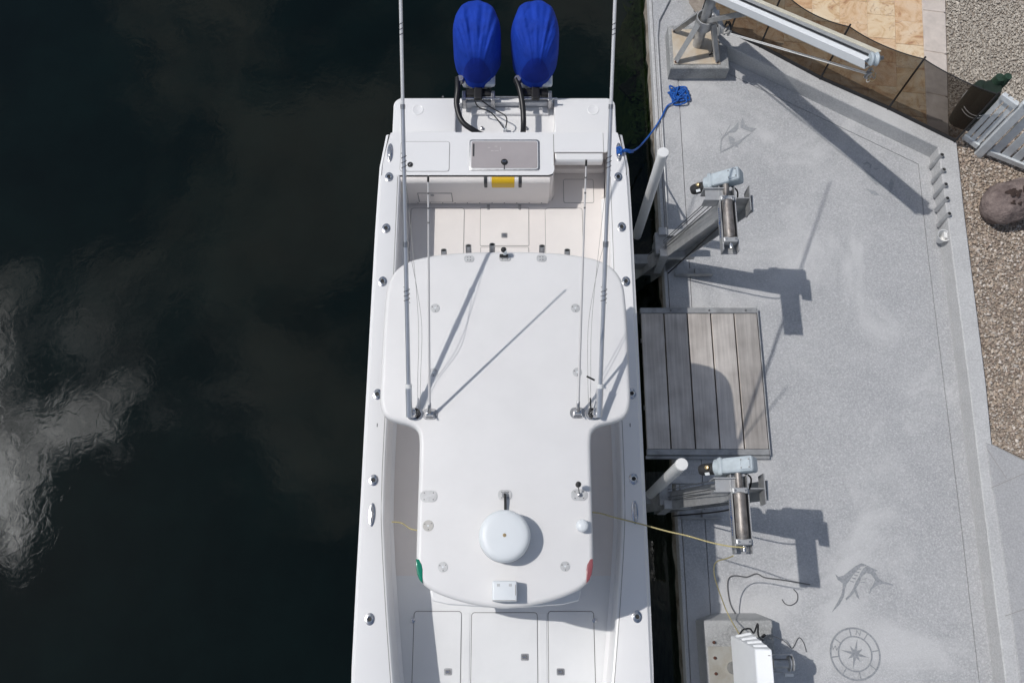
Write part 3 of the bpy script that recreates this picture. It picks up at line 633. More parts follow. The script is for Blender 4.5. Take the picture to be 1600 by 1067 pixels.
# skirts under the stern deck and the walls facing the cockpit
def wall(pts, z0, z1): 
    n = len(pts); gm_.add([(p.x, p.y, z1) for p in pts] + [(p.x, p.y, z0) for p in pts], [(k, k + 1, n + k + 1, n + k) for k in range(n - 1)])
wall([Vector((p.x, p.y)) for p in sp[0:10]], G - .12, G)
gun = gm_.build('gunwale', M['gel'], boat, smooth=True, auto=28)
for cl_ in COAM: tube('coaming_seam', cl_, .0035, M['seam'], boat, 6)
face = MB()
inner_pts = [Vector((xl - .06, TF - .012)), Vector((wx0 - .07, TF - .012)), Vector((wx0 - .018, TF + .01)), Vector((wx0, TF + .07)), Vector((wx0, wy + .35))]
n = len(inner_pts)
face.add([(p.x, p.y, G - .012) for p in inner_pts] + [(p.x, p.y, FZ + .03) for p in inner_pts] + [(p.x + (.03 if k > 2 else 0), p.y - (.03 if k < 3 else 0), FZ + .003) for k, p in enumerate(inner_pts)], [(a * n + k, a * n + k + 1, (a + 1) * n + k + 1, (a + 1) * n + k) for a in range(2) for k in range(n - 1)])
# walkthrough back wall and side
face.add([(wx0, wy + .20, G - .02), (wx1 + .05, wy + .20, G - .02), (wx1 + .05, wy + .20, FZ), (wx0, wy + .20, FZ)], [(0, 1, 2, 3)])
face.add([(wx1 + .005, wy + .2, G - .02), (wx1 + .005, TF - .02, G - .02), (wx1 + .005, TF - .02, FZ), (wx1 + .005, wy + .2, FZ)], [(0, 1, 2, 3)])
tface = face.build('transom_face', M['liner'], boat, smooth=True, auto=40)
# padded roll along the top of the transom face
def roll(name, x0, x1, grow, m, par, z_top=G - .022, hgt=.17, dep=.06):
    prof = [(0, grow)] + [(-(dep + grow) * math.sin(a), (.055 + grow) * (math.cos(a) - 1) + grow) for a in np.linspace(.25, math.pi / 2, 6)] + [(-dep - grow + .004, -hgt), (0, -hgt)]
    vs = [(x, TF - .013 + a, z_top + b) for x in (x0, x1) for a, b in prof]; k = len(prof)
    return bevel(mesh(name, vs, [(i, i + 1, k + i + 1, k + i) for i in range(k - 1)] + [tuple(range(k)), tuple(range(k, 2 * k))], m, par), .004, 2)
roll('bolster', xl - .03, wx0 - .05, 0, M['liner'], boat, hgt=.60)
xa = lambda px: W(px, 284, G - .05).x
roll('yellow_decal', xa(768), xa(804), .003, M['yel'], tface, hgt=.165)
for a, b in ((756, 761.5), (810, 815.5)): roll('dark_decal', xa(a), xa(b), .003, M['chr'], tface, hgt=.165)
for a, b in ((764.5, 766.5), (806, 808)): roll('pale_decal', xa(a), xa(b), .002, M['gel'], tface, hgt=.165)
# access panel on the transom face
c0_ = W(655, 300, FZ + .2).x; c1_ = W(706, 300, FZ + .2).x
box('access_frame', ((c0_ + c1_) / 2, TF - .070, FZ + .20), (c1_ - c0_ + .02, .008, .24), M['seam'], tface, bv=0)
apn = box('access_panel', ((c0_ + c1_) / 2, TF - .072, FZ + .20), (c1_ - c0_, .01, .22), M['liner'], tface, bv=.003)
lathe('panel_latch', ((c0_ + c1_) / 2 - .03, TF - .077, FZ + .27), [(.0, -.004), (.022, -.004), (.022, .006), (0, .006)], M['ssd'], tface, 16, 'Y')
for k in range(12):
    lathe('screw', (xl + .03 + k * .155, TF - .070, FZ + .05), [(.0, -.006), (.006, -.006), (.006, .002), (0, .002)], M['bolt'], tface, 8, 'Y')
# cockpit and bow floor
fl = [Vector((BX + s * (ib(y) + .015), y)) for s, seq in ((1, [v for v in np.linspace(-2.4, TF, 40)]), (-1, [v for v in np.linspace(TF, -2.4, 40)])) for y in seq]
fi = next(i for i, p in enumerate(fl) if p.x < BX)
fl2 = fl[:fi] + [Vector((wx1 + .01, wy + .19)), Vector((wx0 + .01, wy + .19)), Vector((wx0 + .01, TF))] + fl[fi:]
YS = .55
mesh('cockpit_floor', *fill([[p for p in fl2 if p.y > YS] + [Vector((BX - ib(YS) - .015, YS)), Vector((BX + ib(YS) + .015, YS))]], FZ), M['liner'], boat)
flo = mesh('bow_floor', *fill([[p for p in fl2 if p.y < YS and p.x > BX] + [Vector((BX + ib(YS) + .015, YS)), Vector((BX - ib(YS) - .015, YS))] + [p for p in fl2 if p.y < YS and p.x <= BX]], FZ), M['bow'], boat)
def hatch(x0, y0, x1, y1, z, m, rad=.03, gap=.006, name='hatch', gm='groove', par=None, th=.006):
    cx_, cy_, w, h = pxrect(x0, y0, x1, y1, z); par = par or boat
    fr = prism('hatch_gasket', rrect(cx_, cy_, w + 2 * gap, h + 2 * gap, rad + gap), z - .002, z + .003, M[gm], par, smooth=False)
    return prism(name, rrect(cx_, cy_, w, h, rad), z - .001, z + th, m, par, r=.003, steps=1)
def flush_latch(x, y, z, par, w=.075, h=.065):
    p = W(x, y, z); o = prism('flush_latch', rrect(p.x, p.y, w, h, .012), z, z + .006, M['ssd'], par, r=.002, steps=1)
    prism('latch_recess', rrect(p.x, p.y, w * .66, h * .55, .008), z + .004, z + .0075, M['bolt'], par, smooth=False)
    prism('latch_ring', rrect(p.x - .004, p.y, w * .45, h * .22, .004), z + .006, z + .011, M['ss'], par, r=.002, steps=1)
# aft cockpit hatches
z1 = FZ
hatch(640, 326, 724, 470, z1, M['lid'], gm='seam')
hc = hatch(751, 325, 826, 384, z1, M['lid'], .008, gm='seam')
hatch(751, 387, 826, 470, z1, M['lid'], .008, gm='seam')
hatch(853, 326, 911, 470, z1, M['lid'], gm='seam')
hatch(881, 281, 927, 317, z1, M['lid'], .02, gm='seam', name='deck_plate')
flush_latch(788, 368, z1 + .006, boat)
for x in (763, 812):
    p = W(x, 324, z1 + .006); box('hinge', p, (.035, .07, .012), M['ssd'], boat, bv=.004)
# bow hatches
hatch(644, 955, 719, 1180, FZ, M['bow']); hatch(736, 957, 840, 1180, FZ, M['bow']); hatch(858, 955, 930, 1180, FZ, M['bow'])
a_, b_ = pxrect(723, 957, 733, 1180, FZ), pxrect(844, 957, 855, 1180, FZ)
for q in (a_, b_): prism('hatch_rib', rrect(q[0], q[1], q[2], q[3], .004), FZ - .001, FZ + .006, M['bow'], boat, r=.002, steps=1)
for x, y in ((700, 1049), (820, 1026), (876, 1049)): flush_latch(x, y, FZ + .006, boat, .085, .07)
for x, y in ((645, 969), (929, 969)):
    p = W(x, y, FZ); lathe('dog_latch', (p.x, p.y, FZ + .004), [(0, 0), (.028, 0), (.028, .006), (.012, .009), (.012, .012), (0, .012)], M['ss'], boat, 6)
# stern top: bait station lid and locker lid
lid = hatch(626, 222, 702, 268, G, M['gel'], .03, .005, name='locker_lid', gm='seam')
p = W(641, 258, G); lathe('twist_latch', (p.x, p.y, G + .004), [(0, 0), (.034, 0), (.034, .008), (.026, .012), (.008, .012), (0, .013)], M['blackm'], boat, 20)
box('latch_bar', (p.x, p.y, G + .018), (.03, .008, .006), M['ssd'], boat, R=Matrix.Rotation(.8, 3, 'Z'), bv=.002)
q = pxrect(733, 219, 843, 267, G)
fr = prism('bait_station_frame', rrect(q[0], q[1], q[2], q[3], .035), G - .001, G + .012, M['ssd'], boat, r=.004, steps=2)
prism('bait_station_trim', rrect(q[0], q[1] - .002, q[2] - .035, q[3] - .035, .028), G + .011, G + .016, M['gel'], boat, r=.002, steps=1)
M['acr'] = mat('smoked grey acrylic', (0.40, 0.365, 0.365), 0.16, var=0.05, vscale=2.5, coat=.5)
M['acrl'] = mat('etched mark', (0.50, 0.465, 0.465), 0.35)
al = prism('bait_station_lid', rrect(q[0], q[1] - .002, q[2] - .055, q[3] - .055, .022), G + .014, G + .021, M['acr'], boat, r=.003, steps=1)
for k, (x, y, w, h) in enumerate(((764, 231, .03, .008), (769, 236, .035, .008), (775, 229, .03, .007), (776, 236, .05, .007), (782, 233, .008, .045))):
    p = W(x, y, G + .02); box('etched_mark', (p.x, p.y, G + .0212), (w, h, .0012), M['acrl'], al, bv=0)
p = W(740, 236, G); box('lid_slide', (p.x, p.y, G + .02), (.02, .17, .012), M['chr'], boat, bv=.003)
p = W(788, 255, G); lathe('lid_knob', (p.x, p.y, G + .018), [(0, 0), (.04, 0), (.04, .012), (.032, .02), (.01, .021), (0, .021)], M['black'], boat, 24)
box('knob_bar', (p.x, p.y, G + .042), (.05, .012, .008), M['ss'], boat, bv=.003); box('knob_tail', (p.x, p.y - .06, G + .02), (.012, .06, .008), M['chr'], boat, bv=.002)
# hinged transom door flap over the walkthrough
dw = wx1 - wx0
vs = []
for x in (wx0 + .012, wx1 - .075): vs += [(x, wy + .01, G - .01), (x, wy - .075, G - .03), (x, wy - .09, G - .06), (x, wy - .075, G - .17), (x, wy + .02, G - .19)]
bevel(mesh('door_flap', vs, [(0, 1, 6, 5), (1, 2, 7, 6), (2, 3, 8, 7), (3, 4, 9, 8), (4, 0, 5, 9), (0, 1, 2, 3, 4), (5, 6, 7, 8, 9)], M['gel'], boat), .012, 3)
box('door_seam', (wx0 - .004, (ST + TF) / 2 + .05, G + .001), (.008, ST - TF - .16, .004), M['seam'], boat, bv=0)
box('door_seam', ((wx0 + wx1) / 2, wy + .004, G + .001), (dw, .007, .004), M['seam'], boat, bv=0)
box('door_seam', (wx1 - .07, (ST + wy) / 2, G + .001), (.006, ST - wy - .02, .004), M['seam'], boat, bv=0)
box('step', ((wx0 + wx1) / 2, wy + .13, FZ + .06), (dw, .14, .12), M['liner'], boat, bv=.02)
p = W(938, 253, FZ + .35); lathe('drain_grille', (wx1 + .002, wy + .06, FZ + .32), [(0, -.006), (.045, -.006), (.045, .004), (0, .004)], M['ssd'], boat, 20, 'X')
# swim platform on the stern
PZ = G - .20
px_ = lambda x, y: Vector(W(x, y, PZ).xy)
aft = W(700, 153, PZ).y; hw = (W(965, 190, PZ).x - W(616, 190, PZ).x) / 2
n0, n1 = W(712, 190, PZ).x, W(866, 190, PZ).x
def plat(x0, x1, name, rl, rr_):
    p = [Vector((x0, ST - .03)), Vector((x1, ST - .03))]
    for (xx, r, a0) in ((x1, rr_, 0), (x0, rl, 90)):
        for k in range(7):
            a = math.radians(a0 + 90 * k / 6); sx = -1 if xx == x1 else 1
            p.append(Vector((xx + sx * r + (r * math.cos(a)), aft - r + r * math.sin(a))))
    return prism(name, p, PZ - .25, PZ, M['gel'], boat, r=.02)
plat(BX - hw, n0, 'swim_platform', .11, .02); plat(n1, BX + hw, 'swim_platform', .02, .11)
box('motor_well', ((n0 + n1) / 2, (ST + aft) / 2, PZ - .18), (n1 - n0 + .02, aft - ST + .02, .10), M['gel'], boat, bv=.01)
box('motor_board', ((n0 + n1) / 2 + .02, aft - .035, PZ - .07), (n1 - n0 - .05, .07, .13), M['gel'], boat, bv=.015)
box('motor_board_step', ((n0 + n1) / 2 + .06, aft - .13, PZ - .11), (n1 - n0 - .25, .10, .05), M['gel'], boat, bv=.012)
prism('stern_ledge', [Vector((W(632, 203, G).x, ST - .02)), Vector((W(712, 203, G).x, ST - .02)), Vector((W(712, 203, G).x, ST + .015)), Vector((W(645, 203, G).x, ST + .015))], PZ, G - .001, M['gel'], boat, r=.006)
for x in (653, 927):
    p = W(x, 172, PZ); lathe('pry_out_plate', (p.x, p.y, PZ), [(0, 0), (.072, 0), (.072, .003), (.066, .006), (.058, .003), (0, .003)], M['gel'], boat, 28)
p = W(692, 152, PZ); lathe('deck_fill', (p.x, p.y, PZ - .002), [(0, 0), (.012, 0), (.012, .012), (0, .012)], M['bolt'], boat, 10)
for x, y in ((753, 201), (822, 201)):
    p = W(x, y, PZ - .12); lathe('through_hull', (p.x, p.y, PZ - .13), [(0, 0), (.022, 0), (.02, .03), (.008, .035), (0, .035)], M['ssd'], boat, 12)
box('cable_clamp', W(789, 203, PZ - .08), (.05, .06, .09), M['plast'], boat, bv=.01)

# --- gunwale fittings
def rod_holder(x, y, z, lean):
    p = W(x, y, z); 
    prism('rod_holder', [Vector((p.x + .050 * math.cos(a) , p.y + .062 * math.sin(a))) for a in np.linspace(0, TWO, 24, endpoint=False)], z, z + .008, M['ss'], boat, r=.004, steps=2)
    lathe('holder_collar', (p.x, p.y, z + .006), [(.022, 0), (.034, 0), (.034, .010), (.028, .014), (.022, .010), (.022, 0)], M['ss'], boat, 20)
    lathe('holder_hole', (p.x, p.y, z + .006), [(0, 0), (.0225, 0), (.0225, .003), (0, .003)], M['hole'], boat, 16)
for x, y in ((608, 277), (603.5, 357), (598, 440), (590, 616), (584, 750), (578, 967), (966, 277), (971.5, 355), (978, 440), (987, 615), (990, 748), (995.5, 963)):
    zz = g_z(W(x, y, G).y); rod_holder(x, y, zz, 1 if x < 790 else -1)
def cleat(x, y, name='pop_up_cleat'):
    p = W(x, y, G); z = g_z(p.y); p = W(x, y, z)
    prism(name, [Vector((p.x + .037 * math.copysign(abs(math.cos(a)) ** .9, math.cos(a)), p.y + .125 * math.sin(a))) for a in np.linspace(0, TWO, 32, endpoint=False)], z, z + .008, M['ss'], boat, r=.004, steps=2)
    v, f = tubev([(p.x, p.y - .095, z + .022), (p.x, p.y - .05, z + .03), (p.x, p.y + .05, z + .03), (p.x, p.y + .095, z + .022)], [.008, .014, .014, .008], 10); mesh('cleat_horn', v, f, M['ss'], boat, True)
    for s in (-.028, .028): lathe('cleat_post', (p.x, p.y + s, z + .004), [(0, 0), (.011, 0), (.011, .024), (0, .024)], M['ss'], boat, 12)
for x, y in ((609.5, 239), (967, 238), (581.5, 804), (992, 800)): cleat(x, y)
for x in (589.5, 984.5):
    p = W(x, 664, G); box('snap_slot', (p.x, p.y, g_z(p.y) + .002), (.010, .04, .006), M['bolt'], boat, bv=.002)

# --- console, leaning post and frame under the hardtop
cq = pxrect(700, 740, 880, 930, 2.3)
con = prism('console', rrect(BX, cq[1] + .15, 1.10, 1.55, .12, 6), FZ, 2.42, M['gel'], boat, r=.05)
ws = [Vector(W(x, y, 2.55).xy) for x, y in ((673, 925), (676, 938), (700, 944), (790, 950), (880, 944), (904, 938), (907, 925))]
ws2 = [Vector((BX + (p.x - BX) * .97, p.y + .12)) for p in reversed(ws)]
prism('windshield', ws + ws2, 2.40, 2.62, M['gel'], boat, r=.015)
prism('leaning_post', rrect(BX, 2.35, 1.15, .55, .08), FZ, 2.25, M['gel'], boat, r=.05)
for sx in (-.62, .62):
    for yy in (.35, 1.55, 2.6):
        tube('frame_pipe', [(BX + sx, yy, FZ), (BX + sx * 1.02, yy, 2.6), (BX + sx * .9, yy + .08, HT - .06)], .024, M['anod'], boat, 10)

# --- hardtop
half = [(788, 393.5), (740, 394.5), (700, 397), (665, 402), (640, 409), (622, 420), (610, 436), (604, 456), (600, 500), (596.5, 560), (594, 615), (594.5, 632), (598, 645), (606, 654), (622, 660), (638, 664), (650, 671), (655, 684), (655, 720), (652.5, 800), (650.5, 870), (652, 893), (660, 911), (680, 925), (715, 938), (755, 947), (788, 950.5)]
hp = [W(x, y, HT - .03) for x, y in half]; bxh = hp[0].x
bxh = (W(597, 560, HT).x + W(982, 560, HT).x) / 2
L_ = [Vector((min(0, p.x - bxh), p.y, 0)) for p in hp]; L_[0].x = 0; L_[-1].x = 0
Ls = spline(L_, 5)
outl = [Vector((bxh + p.x, p.y)) for p in Ls] + [Vector((bxh - p.x, p.y)) for p in reversed(Ls[1:-1])]
htop = prism('hardtop', outl, HT - .10, HT, M['top'], boat, r=.045, steps=6)
def disc_plate(x, y, z=HT, r=.045, m='fit', bolts=3):
    p = W(x, y, z); o = prism('mount_plate', circ(p.x, p.y, r), z, z + .005, M[m], htop, r=.002, smooth=False, steps=1)
    lathe('plate_boss', (p.x, p.y, z + .004), [(0, 0), (.009, 0), (.008, .003), (0, .003)], M['boxw'], htop, 12)
    for k in range(bolts):
        a = .6 + k * TWO / bolts; lathe('plate_bolt', (p.x + r * .68 * math.cos(a), p.y + r * .68 * math.sin(a), z + .004), [(0, 0), (.006, 0), (.005, .004), (0, .005)], M['bolt'], htop, 8)
def rect_plate(x, y, w=.145, h=.10, z=HT, m='fit'):
    p = W(x, y, z); r = min(h * .42, .045)
    prism('mount_plate', rrect(p.x, p.y, w, h, r, 5), z, z + .006, M[m], htop, r=.002, steps=1, smooth=False)
    for sx in (-1, 1):
        for sy in (-1, 1): lathe('plate_bolt', (p.x + sx * (w / 2 - .036), p.y + sy * (h / 2 - .022), z + .005), [(0, 0), (.0065, 0), (.005, .004), (0, .005)], M['bolt'], htop, 8)
    return p
for x, y in ((680, 481.5), (899, 481.5), (677, 582), (902, 581.5), (692, 885.5), (883, 884.5)): disc_plate(x, y)
disc_plate(669, 821, m='beige', r=.05)
for x, y in ((733, 404.5), (846, 404)): rect_plate(x, y, .10, .072, m='fit')
rect_plate(670, 775, .155, .105); p = rect_plate(905, 773, .15, .105)
lathe('whip_mount', (p.x, p.y, HT + .005), [(0, 0), (.02, 0), (.016, .03), (.006, .035), (0, .035)], M['ssd'], htop, 12)
t_ = W(904, 756, HT + .17); tube('stub_rod', [(p.x, p.y, HT + .03), (t_.x, t_.y + .0, t_.z - .06)], .004, M['blackm'], htop, 8)
lathe('rod_cap', (t_.x, t_.y, t_.z - .07), [(0, 0), (.018, 0), (.026, .025), (.026, .06), (.018, .075), (0, .078)], M['black'], htop, 14)
p = rect_plate(789, 773, .13, .095, m='fit')
tube('radar_cable', spline([(p.x - .003, p.y + .005, HT + .01), (p.x, p.y - .01, HT + .05), (p.x + .003, p.y - .05, HT + .045), (p.x + .004, p.y - .14, HT + .03)], 6), .0125, M['black'], htop, 10)
lathe('cable_gland', (p.x, p.y, HT + .005), [(0, 0), (.03, 0), (.03, .012), (.02, .022), (0, .022)], M['ssd'], htop, 16)
# stern light: black globe on a stub
p = W(789, 403, HT); rect_plate(789, 403, .12, .075, m='fit')
box('light_base', (p.x - .012, p.y + .012, HT + .025), (.085, .03, .03), M['black'], htop, bv=.008)
lathe('light_stub', (p.x, p.y + .03, HT + .01), [(0, 0), (.022, 0), (.018, .11), (0, .11)], M['plast'], htop, 14)
p2 = W(787, 388.5, HT + .14); lathe('globe', (p2.x, p2.y, p2.z - .03), [(0.0, -.03), (.014, -.026), (.024, -.016), (.029, 0), (.024, .016), (.014, .026), (0, .03)], M['black'], htop, 16)
# aft edge rod holders
for k, (x, y) in enumerate(((693.5, 391), (732, 384), (769, 382), (847, 384.5), (886.5, 391))):
    a = W(x, y, HT + .0); b = Vector((a.x, a.y - .16, HT - .24))
    v, f = tubev([b, a], .029, 16, False); v2, f2 = tubev([b, a], .023, 16, False)
    mb = MB(); mb.add(v, f); mb.add(v2, f2); mb.add([v[16 + i] for i in range(16)] + [v2[16 + i] for i in range(16)], [(i, (i + 1) % 16, 16 + (i + 1) % 16, 16 + i) for i in range(16)])
    r_ = mb.build('rocket_launcher', M['ssd'], htop, smooth=True)
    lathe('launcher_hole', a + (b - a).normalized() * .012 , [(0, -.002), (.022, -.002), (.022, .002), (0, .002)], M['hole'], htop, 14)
# radar dome
p = W(788.5, 838, HT + .12)
prof = [(0, .02), (.15, .02), (.16, .05), (.205, .06), (.222, .075), (.2285, .10), (.2290, .19), (.2265, .215), (.218, .236), (.204, .251), (.186, .259), (.15, .2625), (.08, .2645), (0, .265)]
rd = lathe('radar_dome', (p.x, p.y, HT - .015), prof, M['plast'], boat, 72)
lathe('dome_seam', (p.x, p.y, HT - .015), [(.2275, .108), (.2302, .110), (.2302, .114), (.2275, .116)], M['seam'], rd, 72)
lathe('dome_badge', (p.x, p.y - .0, HT + .2485), [(0, 0), (.016, 0), (.016, .004), (0, .005)], M['brass'], rd, 16)
lathe('dome_foot', (p.x, p.y, HT - .01), [(0, 0), (.13, 0), (.13, .035), (0, .035)], M['plast'], rd, 32)
# gps mushroom
p = W(909, 821, HT + .07); lathe('gps_mushroom', (p.x + .005, p.y, HT), [(0, 0), (.03, 0), (.028, .04), (.05, .05), (.058, .065), (.056, .085), (.042, .10), (.02, .106), (0, .107)], M['plast'], boat, 28)
# white sensor box at the front edge
q = pxrect(769, 906, 808, 944, HT + .15)
sb = prism('sensor_box', rrect(q[0], q[1] + .01, q[2], q[3] * .86, .018), HT + .02, HT + .16, M['plast'], boat, r=.015)
box('box_foot', (q[0], q[1], HT + .01), (.12, .10, .03), M['plast'], sb, bv=.01)
for k, dx in enumerate((-.07, -.06, -.05, .045, .055, .065)): box('vent_slot', (q[0] + dx * .9, q[1] + .06, HT + .1605), (.004, .022, .002), M['seam'], sb, bv=0)
box('lid_slot', (q[0] + .095, q[1] + .02, HT + .1605), (.006, .09, .002), M['seam'], sb, bv=0)
box('lid_joint', (q[0], q[1] - q[3] * .34, HT + .1606), (q[2] * .96, .006, .002), M['seam'], sb, bv=0)
# side lights set in the front corners
def side_light(pts, m, lab):
    P_ = [Vector(W(x, y, HT - .03).xy) for x, y in pts]
    o = prism('side_light', P_, HT - .075, HT + .006, M[m], htop, r=.008, steps=3); o['label'] = lab
side_light([(650.4, 873), (655, 874), (659.5, 882), (661, 890), (660.5, 911), (656, 906), (652.3, 897), (650.3, 885)], 'grn', 'green lens in the front corner of the hardtop')
side_light([(926, 873), (921.5, 874), (917, 882), (915.5, 890), (916, 911), (920.5, 906), (924.2, 897), (926.2, 885)], 'red', 'faded red lens in the front corner of the hardtop')

# --- antennas
def antenna(bx_, by_, tx, ty, dz):
    b = W(bx_, by_, HT); t = W(tx, ty, HT + dz)
    base = b + Vector((0, 0, .06)); d = (t - base).normalized()
    v, f = tubev([base, base + (t - base) * .25, t - d * .06, t], [.0125, .0115, .0065, .006], 10); o = mesh('antenna', v, f, M['fibre'], boat, True, auto=50)
    v, f = tubev([t - d * .05, t], .0085, 8); mesh('antenna_tip', v, f, M['black'], o, True)
    v, f = tubev([base - d * .0, base + d * .12], [.018, .0145], 12); mesh('ferrule', v, f, M['ssd'], o, True)
    for k in range(3):
        v, f = tubev([t - d * (.14 + k * .13), t - d * (.155 + k * .13)], .008, 8); mesh('worn_band', v, f, M['bolt'], o, True)
    prism('antenna_base', rrect(b.x, b.y, .145, .105, .045, 5), HT, HT + .008, M['ssd'], o, r=.003, steps=1)
    lathe('ratchet', (b.x - .03, b.y, HT + .035), [(0, 0), (.024, 0), (.027, .015), (.027, .045), (.024, .06), (0, .06)], M['ss'], o, 18, 'X')
    box('ratchet_fork', (b.x, b.y - .012, HT + .022), (.085, .05, .036), M['ssd'], o, bv=.008)
    tube('ratchet_lever', [(b.x + .035, b.y - .01, HT + .04), (b.x + .045, b.y - .055, HT + .055)], .007, M['ss'], o, 8)
antenna(672, 647, 669, 275, 1.96); antenna(902.5, 645, 916, 250, 1.99)
# --- outriggers: telescoping poles raised aft
def outrigger(bx_, by_, fx, fy, s):
    b = W(bx_, by_, HT) + Vector((0, 0, .10))
    # direction: aft, 31 degrees up, along the photograph's line of the pole
    el = math.radians(31.5); e0 = W(fx, fy, 0) - Vector((0, 0, CH)); e0 = e0 / e0.y
    C = Vector((0, 0, CH)); nrm_ = (b - C).cross(W(fx, fy, 0) - C)
    # d = (dx, cos, sin) with d . n = 0
    dx = -(nrm_.y * math.cos(el) + nrm_.z * math.sin(el)) / nrm_.x
    d = Vector((dx, math.cos(el), math.sin(el))).normalized()
    P = lambda t: b + d * t
    o = tube('outrigger', [P(-.04), P(1.55)], .0205, M['anod'], boat, 14)
    tube('sleeve', [P(-.06), P(.22)], .030, M['anod'], o, 14); tube('collar', [P(.22), P(.255)], .031, M['pvc'], o, 14)
    tube('collar', [P(1.53), P(1.58)], .025, M['ssd'], o, 14)
    tube('mid_section', [P(1.5), P(2.75)], .0172, M['anod'], o, 12); tube('collar', [P(2.72), P(2.76)], .021, M['ssd'], o, 12)
    tube('upper_section', [P(2.7), P(4.3)], .0148, M['wtube'], o, 12); tube('tip_section', [P(4.3), P(5.4)], [.0125, .009], M['wtube'], o, 10)
    for k, t in enumerate((1.02, 2.2, 3.3)):
        a = []
        for j in range(26):
            ang = j * .9; u = Vector((1, 0, 0)); w = d.cross(u).normalized(); rr = .028 if t < 1.5 else (.022 if t < 2.7 else .018)
            a.append(P(t + j * .006) + (u * math.cos(ang) + w * math.sin(ang)) * rr)
        tube('line_wrap', a, .0025, M['blackm'], o, 5)
    # halyard lines drooping inboard
    i = -s
    a0 = b + Vector((i * -.0, 0, 0)); base_in = Vector((b.x - s * .075, b.y + .03, HT + .05))
    tube('halyard', spline([base_in, base_in + Vector((-s * .005, .25, .13)), P(.95) + Vector((-s * .10, -.05, -.02)), P(1.9) + Vector((-s * .03, 0, -.02)), P(2.2)], 8), .0022, M['rgrey'], o, 5)
    tube('halyard', spline([base_in + Vector((-s * .02, .01, 0)), base_in + Vector((-s * .035, .3, .17)), P(.9) + Vector((-s * .13, -.05, -.02)), P(1.35) + Vector((-s * .06, 0, -.01)), P(1.6)], 8), .0022, M['rgrey'], o, 5)
    tube('halyard_clip', [base_in, base_in + Vector((-s * .006, .09, .05))], .007, M['blackm'] if s > 0 else M['ss'], o, 6)
    pl = Vector((b.x - s * .045, b.y - .01, 0))
    prism('outrigger_base', rrect(pl.x, pl.y, .15, .12, .05, 6), HT, HT + .008, M['ss'], o, r=.003, steps=1)
    lathe('swivel_drum', (b.x - s * .03, b.y - .01, HT + .008), [(0, 0), (.045, 0), (.045, .05), (.03, .07), (0, .075)], M['ss'], o, 22)
    tube('fork', [(b.x - s * .04, b.y - .01, HT + .05), P(.0) + Vector((0, 0, -.01))], .022, M['ssd'], o, 10)
    tube('crank', spline([(b.x - s * .055, b.y + .03, HT + .05), (b.x - s * .09, b.y, HT + .06), (b.x - s * .06, b.y - .05, HT + .05)], 5), .009, M['black'], o, 8)
    if s > 0: tube('toggle', [base_in + Vector((-.045, .27, .16)), base_in + Vector((.03, .235, .15))], .009, M['blackm'], o, 6)
outrigger(641, 645, 626, 0, -1); outrigger(935, 645, 961, 0, 1)

